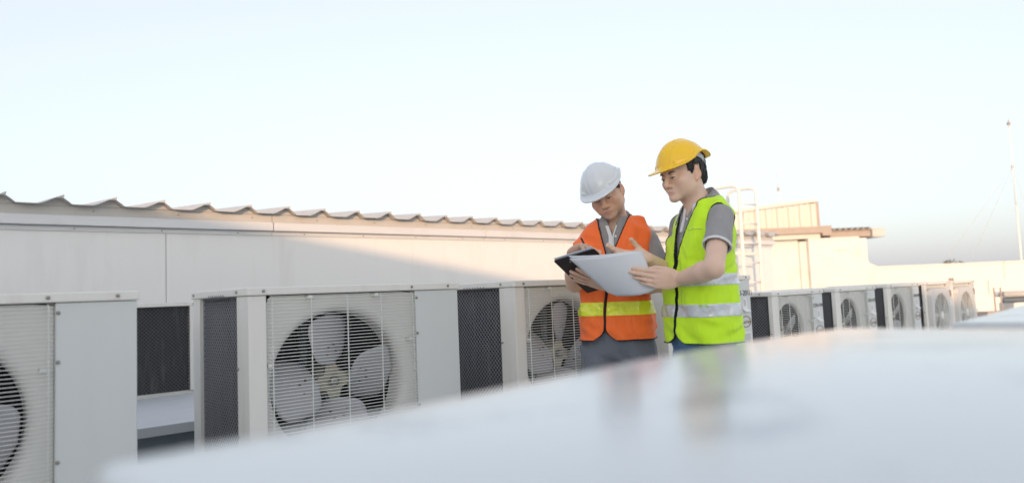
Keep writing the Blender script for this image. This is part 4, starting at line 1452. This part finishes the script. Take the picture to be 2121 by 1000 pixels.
        d = smax(d.astype(F4), ((Z - top) * 0.9).astype(F4), 0.055)
        if amp: d = d + folds(X, Yc, Z * 0.45, amp, 1.25) + folds(X * 0.5, Yc * 0.5, Z * 1.3 + X * 0.4, amp * 0.5, 1.7)
        return d.astype(F4), X, Yc, Z
    def arm_d(x, y, z, s, e, r0, r1):
        return cone(s, e, r0, r1)[0](x, y, z)

    def vest_cut(x, y, z, X, Yc, Z):
        c = (Z - cfg['hem']).astype(F4)
        for k_, ((s, e), rr) in enumerate(zip(((sR, eR), (sL, eL)), cfg['hole_r'])):
            ax = (e - s) / np.linalg.norm(e - s)
            lat = T.R @ np.array([-cfg['hole_out'][0] if k_ == 0 else cfg['hole_out'][1], 0, 0]) + np.array([0, 0, cfg['hole_dz']])
            c = np.minimum(c, cone(s + lat, s + lat + ax * 0.15, rr[0], rr[1])[0](x, y, z))
        dn = cone(neck0 - np.array([0, 0, 0.03]), neck1, 0.068, 0.085)[0](x, y, z)
        c = np.minimum(c, dn)
        w = np.interp(Z, cfg['vee'][0], cfg['vee'][1]).astype(F4)
        w = w + F4(0.055) * np.clip((cfg['hem'] + 0.055 - Z) / 0.055, 0, 1) ** 2
        vc = np.maximum(np.abs(X - np.interp(Z, cfg['slit'][0], cfg['slit'][1]).astype(F4)) - w, Yc)
        return np.minimum(c, vc)

    # shirt
    slo = np.minimum(np.minimum(sR, sL), np.minimum(eR, eL)) - 0.09; slo[2] = min(cfg['sleeve_z']) - 0.06
    shi = np.maximum(np.maximum(sR, sL), np.maximum(eR, eL)) + 0.09; shi[2] = cfg['shz'] + 0.06
    slo[:2] = np.minimum(slo[:2], [cfg['cx'] - 0.22, cfg['cy'] - 0.22]); shi[:2] = np.maximum(shi[:2], [cfg['cx'] + 0.22, cfg['cy'] + 0.22])
    sf = Field(slo, shi, 0.003)
    x, y, z = sf.full()
    dt, X, Yc, Z = torso(x, y, z, -0.013, 0.0)
    d = dt
    cuffs = []
    arm_cut = []
    for side, (s, e) in enumerate(((sR, eR), (sL, eL))):
        ax = (e - s); L = np.linalg.norm(ax); ax = ax / L
        t = (x - s[0]) * ax[0] + (y - s[1]) * ax[1] + (z - s[2]) * ax[2]
        t = t.astype(F4)
        tend = cfg['sleeve_len'][side]
        r0, r1 = cfg['sleeve_r']
        da = arm_d(x, y, z, s, s + ax * (tend + 0.12), r0, r1)
        fl = folds(x * 0.7, y * 0.7, z * 1.6 + t, 0.006, 1.5) * np.clip(t / 0.1, 0, 1)
        da = da + fl
        inner = da + F4(0.008)
        sleeve = np.maximum(da, t - F4(tend))
        hollow = np.maximum(inner, F4(tend - 0.05) - t)
        d = smin(d, sleeve.astype(F4), 0.035)
        d = np.maximum(d, -hollow)
        cuffs.append((da, inner, t, tend))
        arm_cut.append((s, e))
    # neck opening and the V of the placket
    dn = cone(neck0 + np.array([0, 0, 0.005]), neck1, 0.057, 0.060)[0](x, y, z)
    d = np.maximum(d, -dn)
    vz = cfg['open_z']
    wv = np.clip((Z - vz) * cfg['open_w'], 0, 0.05)
    cv = np.maximum(np.abs(X - cfg['open_x']) - wv, Yc + 0.02)
    d = np.maximum(d, -np.maximum(cv, vz - Z))
    # under the vest the shirt lies flat against the body
    dv, Xv, Yv, Zv = torso(x, y, z, 0.0, cfg.get('vest_amp', 0.006))
    cc = vest_cut(x, y, z, Xv, Yv, Zv)
    inside = (cc > 0.001) & (Zv > cfg['tuck_z']) & (np.abs(Xv) < 0.148)
    d = np.where(inside, np.maximum(d, dv + F4(0.012)), d)
    sf.f = d.astype(F4)
    me = sf.mesh('shirt', 1); me.materials.append(M['shirt'])
    shirt = link('shirt', me, None, root)
    if cfg.get('cuff'):
        for (da, inner, t, tend) in cuffs:
            sf.f = np.maximum(np.maximum(da - F4(0.0024), -(inner)), np.abs(t - F4(tend - 0.006)) - F4(0.0055)).astype(F4)
            me = sf.mesh('cuff_stripe', 1); me.materials.append(M['shirt_trim'])
            link('cuff_stripe', me, None, shirt)
    del sf

    # vest, its tape and piping
    vlo = np.array([cfg['cx'] - 0.25, cfg['cy'] - 0.25, cfg['hem'] - 0.02]); vhi = np.array([cfg['cx'] + 0.25, cfg['cy'] + 0.25, cfg['shz'] + 0.05])
    vf = Field(vlo, vhi, 0.003)
    x, y, z = vf.full()
    do, X, Yc, Z = torso(x, y, z, 0.0, cfg.get('vest_amp', 0.006))
    cutd = vest_cut(x, y, z, X, Yc, Z)
    tw = F4(cfg.get('trim_w', 0.0062))
    base = np.maximum(do, -(do + F4(0.009)))
    vf.f = np.maximum(base, -(cutd - tw * F4(0.6))).astype(F4)
    me = vf.mesh('vest', 1); me.materials.append(cfg['vest'])
    vest = link('vest', me, None, root)
    vf.f = np.maximum(np.maximum(np.maximum(do - F4(0.003), -(do + F4(0.012))), -cutd), cutd - tw).astype(F4)
    me = vf.mesh('piping', 5); me.materials.append(cfg['trim'])
    link('piping', me, None, vest)
    for (zc, hw, tilt) in cfg['tape']:
        vf.f = np.maximum(np.maximum(np.maximum(do - F4(0.0025), -(do + F4(0.006))), np.abs(Z - zc - tilt * X) - F4(hw)), -(cutd - tw)).astype(F4)
        me = vf.mesh('reflective_tape', 1); me.materials.append(cfg['tape_mat'])
        link('reflective_tape', me, None, vest)
    # trousers
    hem = cfg['hem']
    tf = Field((cfg['cx'] - 0.26, cfg['cy'] - 0.24, 0.02), (cfg['cx'] + 0.26, cfg['cy'] + 0.24, hem + 0.06), 0.005)
    x, y, z = tf.full()
    Xt, Yt, Zt = T.coords(x, y, z)
    pel = T.ell((0, 0.0, 0.985), (cfg['hip'][0], cfg['hip'][1], 0.13))[0](x, y, z)
    legs = None
    for s, fy in ((-1, cfg.get('step', (0, 0))[0]), (1, cfg.get('step', (0, 0))[1])):
        a, b, c = T.p((cfg['hip'][0] - 0.074) * s, 0, 0.91), T.p(0.108 * s, -0.012 + fy * 0.5, 0.47), T.p(0.118 * s, 0.01 + fy, 0.07)
        l = smin(cone(a, b, 0.084, 0.072)[0](x, y, z), cone(b, c, 0.071, 0.063)[0](x, y, z), 0.02)
        legs = l if legs is None else smin(legs, l, 0.003)
    d = smin(legs, pel, 0.02) + folds(x, y, z * 0.8, 0.013, 1.6)
    d = np.maximum(d, 0.035 - z)
    d = np.maximum(d, z - (hem + 0.04))
    tf.f = d.astype(F4)
    me = tf.mesh('trousers', 1); me.materials.append(cfg['pants']); tro = link('trousers', me, None, root)
    if cfg.get('jeans'):
        st = MB()
        for s in (-1, 1):
            pts = [T.p(s * cfg['hip'][0] * 0.99, 0.02, z_) for z_ in np.linspace(hem + 0.02, 0.75, 8)]
            st.tube(pts, 0.003, 5)
        st.build('seam', M['denim'], tro, True)
    for s, fy in ((-1, cfg.get('step', (0, 0))[0]), (1, cfg.get('step', (0, 0))[1])):
        f = Field((-0.06, -0.22, 0), (0.06, 0.10, 0.12), 0.005)
        f.add(cone((0, 0.05, 0.045), (0, -0.05, 0.04), 0.040, 0.038), 0.02).add(cone((0, -0.05, 0.035), (0, -0.15, 0.030), 0.042, 0.030), 0.02).add(cone((0, 0.03, 0.07), (0, 0.02, 0.10), 0.042, 0.04), 0.02)
        xx, yy, zz = f.full()
        f.f = np.maximum(f.f, 0.004 - zz)
        me = f.mesh('shoe', 1); me.materials.append(M['shoe'])
        o = link('shoe', me, None, root)
        q = T.p(0.118 * s, fy, 0)
        o.location = (q[0], q[1], 0); o.rotation_euler = (0, 0, al + 0.12 * s)
    # collar: stand, fold and two points
    def collar_pts(phi):
        """phi 0 at the back, +-pi at the front"""
        f = (1 - math.cos(phi)) / 2          # 0 back, 1 front
        c, s = math.cos(phi), math.sin(phi)
        op = cfg['collar_open'] * f ** 6 * (1 if s > 0 else -1)
        dz = 0.052 - 0.058 * f
        inner = (0.056 * s + op, 0.056 * c, dz - 0.030)
        top = (0.063 * s + op, 0.064 * c, dz)
        outr = 0.092 + 0.018 * max(0, f - 0.75) * 4
        out = (outr * s + op * 1.4, outr * c + 0.0, dz - 0.050 - 0.030 * max(0, f - 0.72) * 3.2)
        return inner, top, out
    tilt = rotz(al) @ rotx(cfg.get('collar_tilt', 0.12))
    CF = Frame(neck0 + np.array([0, 0, cfg.get('collar_dz', 0)]), tilt)
    N = 40
    v = []; f = []
    for i in range(N + 1):
        phi = -cfg['collar_end'] + 2 * cfg['collar_end'] * i / N
        a, b, c = collar_pts(phi)
        mid = tuple((b[j] + c[j]) / 2 + (0.004 if j == 2 else 0) for j in range(3))
        for p in (a, b, mid, c): v.append(tuple(CF.p(*p)))
    for i in range(N):
        for j in range(3):
            f.append((i * 4 + j, (i + 1) * 4 + j, (i + 1) * 4 + j + 1, i * 4 + j + 1))
    mb = MB(); mb.add(v, f)
    co = mb.build('collar', M['shirt'], shirt, True)
    sd = co.modifiers.new('thick', 'SOLIDIFY'); sd.thickness = 0.004; sd.offset = 0
    tr_ = MB()
    tr_.tube([v[i * 4 + 3] for i in range(N + 1)], 0.0026, 6)
    tr_.build('collar_edge', M['shirt_trim'], shirt, True)
    for i0 in (0, N):
        ins = MB()
        i1 = i0 + (2 if i0 == 0 else -2)
        for j in (1, 2):
            quad = [Vector(v[i0 * 4 + j]), Vector(v[i0 * 4 + j + 1]), Vector(v[i1 * 4 + j + 1]), Vector(v[i1 * 4 + j])]
            nrm = (quad[1] - quad[0]).cross(quad[3] - quad[0]).normalized()
            if nrm.dot((quad[0] + quad[2]) / 2 - Vector(CF.o)) < 0: nrm = -nrm
            ins.prism([q + nrm * 0.0022 for q in quad], nrm * 0.0012)
        ins.build('collar_tip', M['shirt_trim'], shirt)
    # placket and buttons down the front of the shirt
    def front(xx_, zz_, off):
        a = np.interp(zz_, zk, ak) - 0.013; b = np.interp(zz_, zk, bk_) - 0.013; c = np.interp(zz_, zk, ck)
        e = 2.35
        k = max(0.0, 1 - (abs(xx_) / a) ** e) ** (1 / e)
        return T.p(xx_, c - b * k - off, zz_)
    pl = MB()
    ox = cfg['open_x']
    zs = np.linspace(vz + 0.045, cfg['placket'][1], 9)
    for s_ in cfg.get('placket_sides', (-1, 1)):
        v = []; f = []
        for zz_ in zs:
            wv_ = max(0.0, min(0.05, (zz_ - vz) * cfg['open_w']))
            x0_ = ox + s_ * (wv_ + 0.001); x1_ = ox + s_ * (wv_ + (0.007 if s_ > 0 else 0.016))
            if zz_ < vz and s_ > 0: x0_, x1_ = ox, ox + 0.006
            v += [tuple(front(x0_, zz_, 0.003)), tuple(front(x1_, zz_, 0.004))]
        for i in range(len(zs) - 1): f.append((2 * i, 2 * i + 1, 2 * i + 3, 2 * i + 2))
        pl.add(v, f)
    po = pl.build('placket', M['shirt_trim'], shirt)
    sd = po.modifiers.new('thick', 'SOLIDIFY'); sd.thickness = 0.003; sd.offset = 0
    for zz_ in (vz - 0.004, vz - 0.085):
        p = front(ox + 0.014, zz_, 0.003)
        d_ = T.R @ np.array([0, -1.0, 0])
        MB().tube([p, p + d_ * 0.003], 0.0055, 10).build('button', M['shirt_trim'], shirt)
    # tone-on-tone mark on the chest
    def vest_front(xx_, zz_, off):
        a = np.interp(zz_, zk, ak); b = np.interp(zz_, zk, bk_); c = np.interp(zz_, zk, ck)
        k = max(0.0, 1 - (abs(xx_) / a) ** 2.35) ** (1 / 2.35)
        return T.p(xx_, c - b * k - off, zz_)
    mk = cfg['mark']
    mb = MB()
    for (x0, z0, x1, z1) in mk['lines']:
        mb.tube([vest_front(x0 + (x1 - x0) * q, z0 + (z1 - z0) * q, 0.009) for q in (0, 0.5, 1)], 0.0022, 5)
    mb.build('chest_mark', mk['mat'], vest, True)
    return root, T, H
# ------------------------------------------------------------------ the two men and what they hold
W_ORANGE = (2.46343556, 2.09063419, 0.0)
W_GREEN = (2.5048389, 1.65165349, 0.0)
N_BOARD = np.array((0.1086, 0.5323, 0.8396))
person(dict(
    label='man in an orange vest and white hard hat writing on a clipboard', loc=W_ORANGE,
    alpha=math.radians(-15), cx=0.006, cy=0.0,
    head=(-0.0201, -0.0496, 1.6047), headR=rotz(-0.343) @ rotx(0.4144) @ roty(-0.2802), head_k=0.93,
    hat_k=0.92, hat_pitch=0.05, hat_roll=-0.06, hat_lift=0.0,
    neck0=(0.026, 0.012, 1.475),
    armR=((-0.092, 0.052, 1.385), (-0.182, -0.085, 1.213), (-0.200, -0.255, 1.325)),
    armL=((0.158, -0.026, 1.388), (0.204, -0.085, 1.195), (-0.030, -0.250, 1.190)),
    tips=[np.array((-0.25, -0.40, 1.38)), np.array((-0.22, -0.36, 1.15))],
    hands=[((-0.205, -0.262, 1.328), (0.55, -0.55, 0.22), 'R', (0.1, 0.55, 0.83),
            [(0.5, 0.9, 0.5), (0.7, 1.0, 0.6), (0.9, 1.0, 0.7), (1.0, 1.0, 0.7)], (0.05, 0.0, -0.03, -0.06),
            [(0.045, 0.045, -0.02), (0.08, 0.045, -0.035), (0.105, 0.03, -0.04)]),
           ((-0.043, -0.252, 1.193), (-0.92, -0.28, 0.30), 'L', -N_BOARD,
            [(0.0, 0.08, 0.08), (-0.02, 0.08, 0.06), (0.0, 0.08, 0.06), (0.02, 0.1, 0.1)], (0.10, 0.04, -0.02, -0.10),
            [(0.03, 0.045, 0.0), (0.055, 0.075, 0.0), (0.075, 0.09, 0.0)])],
    skin=M['skin_a'], stub=0.55, hat=M['hat_white'], hat_style='plain', gaze=0.45,
    hairline=dict(front=0.05, burn=0.004, slant=0.25),
    prof=((0.93, 1.00, 1.10, 1.20, 1.30, 1.38, 1.44, 1.50), (0.174, 0.170, 0.162, 0.158, 0.157, 0.173, 0.186, 0.188),
          (0.138, 0.135, 0.129, 0.123, 0.122, 0.116, 0.104, 0.092), (0, 0, 0, 0, 0, 0.004, 0.010, 0.016)),
    shz=1.533, sh_half=0.20, sleeve_z=(1.31, 1.31), sleeve_len=(0.125, 0.125), sleeve_r=(0.049, 0.062),
    open_x=0.010, open_z=1.415, open_w=0.34, placket=(1.30, 1.36),
    tuck_z=1.36, hole_out=(0.115, 0.085), hole_dz=-0.058, hole_r=((0.092, 0.104), (0.085, 0.095)), hem=0.960, hem_tilt=0.0,
    vee=((0.93, 1.28, 1.33, 1.40, 1.46, 1.52), (0.0, 0.0, 0.010, 0.034, 0.056, 0.076)),
    slit=((0.93, 1.10, 1.25, 1.50), (-0.040, -0.034, -0.012, 0.012)),
    vest=M['orange'], trim=M['trim_maroon'], tape=[(1.098, 0.030, 0.0), (1.235, 0.030, 0.0)], tape_mat=M['neon'],
    pants=M['chino'], hip=(0.160, 0.112), collar_open=0.018, collar_end=2.72, collar_tilt=0.10, collar_dz=0.012, vest_amp=0.015,
    mark=dict(mat=M['mark_orange'], lines=[(0.070, 1.395, 0.112, 1.393), (0.112, 1.393, 0.112, 1.370), (0.112, 1.370, 0.070, 1.372), (0.070, 1.372, 0.070, 1.395)])))

person(dict(
    label='man in a lime green vest and yellow hard hat pointing at a sheet of paper', loc=W_GREEN,
    alpha=math.radians(-68), cx=-0.012, cy=0.0,
    head=(-0.0575, 0.001, 1.6336), headR=rotz(-1.10) @ rotx(0.19) @ roty(-0.03), head_k=0.93,
    hat_k=0.93, hat_pitch=0.02, hat_roll=0.0, hat_lift=0.0,
    neck0=(0.004, 0.006, 1.490),
    armR=((-0.045, 0.140, 1.440), (-0.088, 0.105, 1.222), (-0.222, -0.02, 1.296)),
    armL=((0.046, -0.135, 1.445), (-0.036, -0.285, 1.242), (-0.128, -0.120, 1.210)),
    tips=[np.array((-0.38, -0.10, 1.38)), np.array((-0.31, -0.16, 1.15))],
    hands=[((-0.222, -0.022, 1.297), (-0.90, -0.28, 0.13), 'R', (0.0, 0.62, -0.78),
            [(0.10, 0.20, 0.12), (0.15, 0.22, 0.15), (0.20, 0.25, 0.2), (0.3, 0.3, 0.2)], (0.10, 0.02, -0.04, -0.14),
            [(0.036, 0.046, -0.016), (0.060, 0.054, -0.034), (0.080, 0.050, -0.050)]),
           ((-0.132, -0.122, 1.209), (-0.985, -0.06, 0.05), 'L', (0.0, -1.0, -0.12),
            [(0.12, 0.30, 0.15), (0.16, 0.32, 0.18), (0.22, 0.36, 0.2), (0.26, 0.40, 0.25)], (0.10, 0.16, 0.20, 0.24),
            [(0.040, 0.036, -0.022), (0.080, 0.040, -0.034), (0.108, 0.036, -0.036)])],
    skin=M['skin_b'], stub=0.12, hat=M['hat_yellow'], hat_style='ridge', gaze=0.40,
    hairline=dict(front=0.05, burn=-0.012, slant=0.9, fringe=True),
    prof=((0.90, 1.00, 1.10, 1.20, 1.30, 1.38, 1.44, 1.50), (0.168, 0.166, 0.162, 0.158, 0.158, 0.162, 0.162, 0.154),
          (0.134, 0.132, 0.130, 0.126, 0.120, 0.110, 0.098, 0.084), (0.0, 0.0, -0.002, -0.002, 0.008, 0.018, 0.026, 0.034)),
    shz=1.560, sh_half=0.20, sleeve_z=(1.30, 1.30), sleeve_len=(0.155, 0.160), sleeve_r=(0.049, 0.053), cuff=True,
    open_x=0.0, open_z=1.455, open_w=0.25, placket=(1.32, 1.40),
    tuck_z=1.43, hole_out=(0.030, 0.030), hole_dz=0.0, trim_w=0.005, placket_sides=(-1,), hole_r=((0.060, 0.072), (0.066, 0.082)), hem=0.955, hem_tilt=0.0,
    vee=((0.90, 1.22, 1.30, 1.40, 1.46, 1.52, 1.56), (0.002, 0.003, 0.007, 0.028, 0.048, 0.070, 0.08)),
    slit=((0.90, 1.50), (0.0, 0.0)),
    vest=M['lime'], trim=M['trim_black'], tape=[(1.085, 0.0255, 0.0), (1.203, 0.0225, 0.0)], tape_mat=M['silver'],
    pants=M['denim'], jeans=True, hip=(0.146, 0.106), collar_open=0.014, collar_end=2.75, collar_tilt=0.16, collar_dz=0.030, vest_amp=0.013,
    mark=dict(mat=M['mark_lime'], lines=[(0.060, 1.402, 0.075, 1.406), (0.078, 1.404, 0.098, 1.403), (0.101, 1.404, 0.118, 1.402)])))

def to_world(base, p):
    c, s = math.cos(RZ), math.sin(RZ)
    return Vector((base[0] + c * p[0] - s * p[1], base[1] + s * p[0] + c * p[1], base[2] + p[2]))

# clipboard: board, clip with two rivets, a ruled sheet on the upper side
P0 = np.array((-0.283, -0.34, 1.302)); E1 = np.array((0.155, -0.09, 0.037)); E2 = np.array((0.146, 0.18, -0.133))
nb = np.cross(E1, E2); nb /= np.linalg.norm(nb)
M['board'] = mat('dark_clipboard', (0.022, 0.016, 0.016), 0.5, var=0.15, scale=20)
M['paper'] = mat('white_paper', (0.72, 0.755, 0.81), 0.6, var=0.02, scale=5)  # white sheet; the sky's blue cast is mixed into its base colour
M['clip_metal'] = mat('clip_metal', (0.40, 0.42, 0.46), 0.3, metal=0.7)
cb_root = thing('clipboard', 'dark clipboard tilted up, held by the man in the orange vest', 'clipboard', to_world(W_ORANGE, P0), 0)
def CB(a, b, o):
    return to_world(W_ORANGE, P0 + E1 * a + E2 * b + nb * o) - to_world(W_ORANGE, P0)
N3 = to_world((0, 0, 0), nb)
o_ = MB().prism([CB(0.02, 0, 0), CB(0.98, 0, 0), CB(1, 0.015, 0), CB(1, 0.985, 0), CB(0.98, 1, 0), CB(0.02, 1, 0), CB(0, 0.985, 0), CB(0, 0.015, 0)], N3 * 0.003).build('board', M['board'], cb_root)
MB().prism([CB(0.06, 0.03, 0), CB(0.94, 0.03, 0), CB(0.94, 0.96, 0), CB(0.06, 0.96, 0)], N3 * 0.002).build('sheet', M['paper'], cb_root).location = N3 * 0.0032
cm_ = MB()
cm_.prism([CB(0.04, -0.012, 0.003), CB(0.96, -0.012, 0.003), CB(0.92, 0.06, 0.0075), CB(0.08, 0.06, 0.0075)], N3 * 0.004)
cm_.tube([CB(0.04, -0.012, 0.006), CB(0.96, -0.012, 0.006)], 0.005, 8)
cm_.build('clip', M['clip_metal'], cb_root)
MB().prism([CB(0.20, 0.10, -0.0022), CB(0.24, 0.145, -0.0022), CB(0.34, 0.16, -0.0022), CB(0.80, 0.10, -0.0022), CB(0.84, 0.05, -0.0022), CB(0.20, 0.03, -0.0022)], N3 * 0.002).build('clip_plate', M['board'], cb_root)
for a in (0.33, 0.70):
    p = CB(a, 0.105, -0.0025)
    MB().tube([p, p - N3 * 0.002], 0.0042, 10).build('rivet', M['zinc'], cb_root)

# pen in his writing hand
pen = thing('pen', 'slim black pen in the writing hand over the clipboard', 'pen', to_world(W_ORANGE, (-0.135, -0.335, 1.318)), 0)
a = to_world((0, 0, 0), (0.0, 0.0, 0.0)); b = to_world((0, 0, 0), (-0.03, 0.03, 0.075))
MB().tube([a + (b - a) * 0.12, b], 0.004, 8).build('barrel', M['board'], pen, True)
MB().tube([a, a + (b - a) * 0.12], 0.0008, 8, r1=0.004).build('tip', M['clip_metal'], pen, True)

# the drawing sheets held by the other man, seen from below
pd = thing('drawing_sheets', 'large blank white paper sheets held between the two men', 'paper', to_world(W_ORANGE, (-0.06, -0.40, 1.24)), 0)
TL, TR, BR, BL = [np.array(q) for q in ((-0.231, -0.48, 1.303), (0.060, -0.415, 1.324), (0.1135, -0.395, 1.176), (-0.053, -0.300, 1.153))]
def sheet(off, shift, bow):
    n = 18
    v = []; f = []
    nn = np.cross(TR - TL, BL - TL); nn /= np.linalg.norm(nn)
    o0 = to_world(W_ORANGE, (-0.06, -0.40, 1.24))
    for i in range(n + 1):
        for j in range(n + 1):
            s, t = j / n, i / n
            p = TL * (1 - s) * (1 - t) + TR * s * (1 - t) + BR * s * t + BL * (1 - s) * t
            p = p + np.array(shift) * (1 - s)
            p = p - nn * (bow * math.sin(PI * s) * (0.3 + 0.7 * t) + 0.004 * math.sin(5 * s + 4 * t) * s * (1 - s) * 4) + nn * off
            # the free lower edge hangs in a soft curve, the lower left corner is drawn in
            p = p + np.array((0.0, 0.0, -0.004)) * (t ** 2) * math.sin(PI * s)
            p = p + np.array((0.018, 0.0, 0.012)) * max(0.0, t - 0.9) / 0.1 * max(0.0, 0.1 - s) / 0.1 * 0.5
            v.append(tuple(to_world(W_ORANGE, p) - o0))
    for i in range(n):
        for j in range(n):
            f.append((i * (n + 1) + j, i * (n + 1) + j + 1, (i + 1) * (n + 1) + j + 1, (i + 1) * (n + 1) + j))
    o = MB().add(v, f).build('sheet', M['paper'], pd, True)
    sd = o.modifiers.new('thick', 'SOLIDIFY'); sd.thickness = 0.0003; sd.offset = 0
    return o
sheet(0.0, (0, 0, 0), 0.012)
sheet(0.0022, (-0.003, -0.001, 0.010), 0.011)
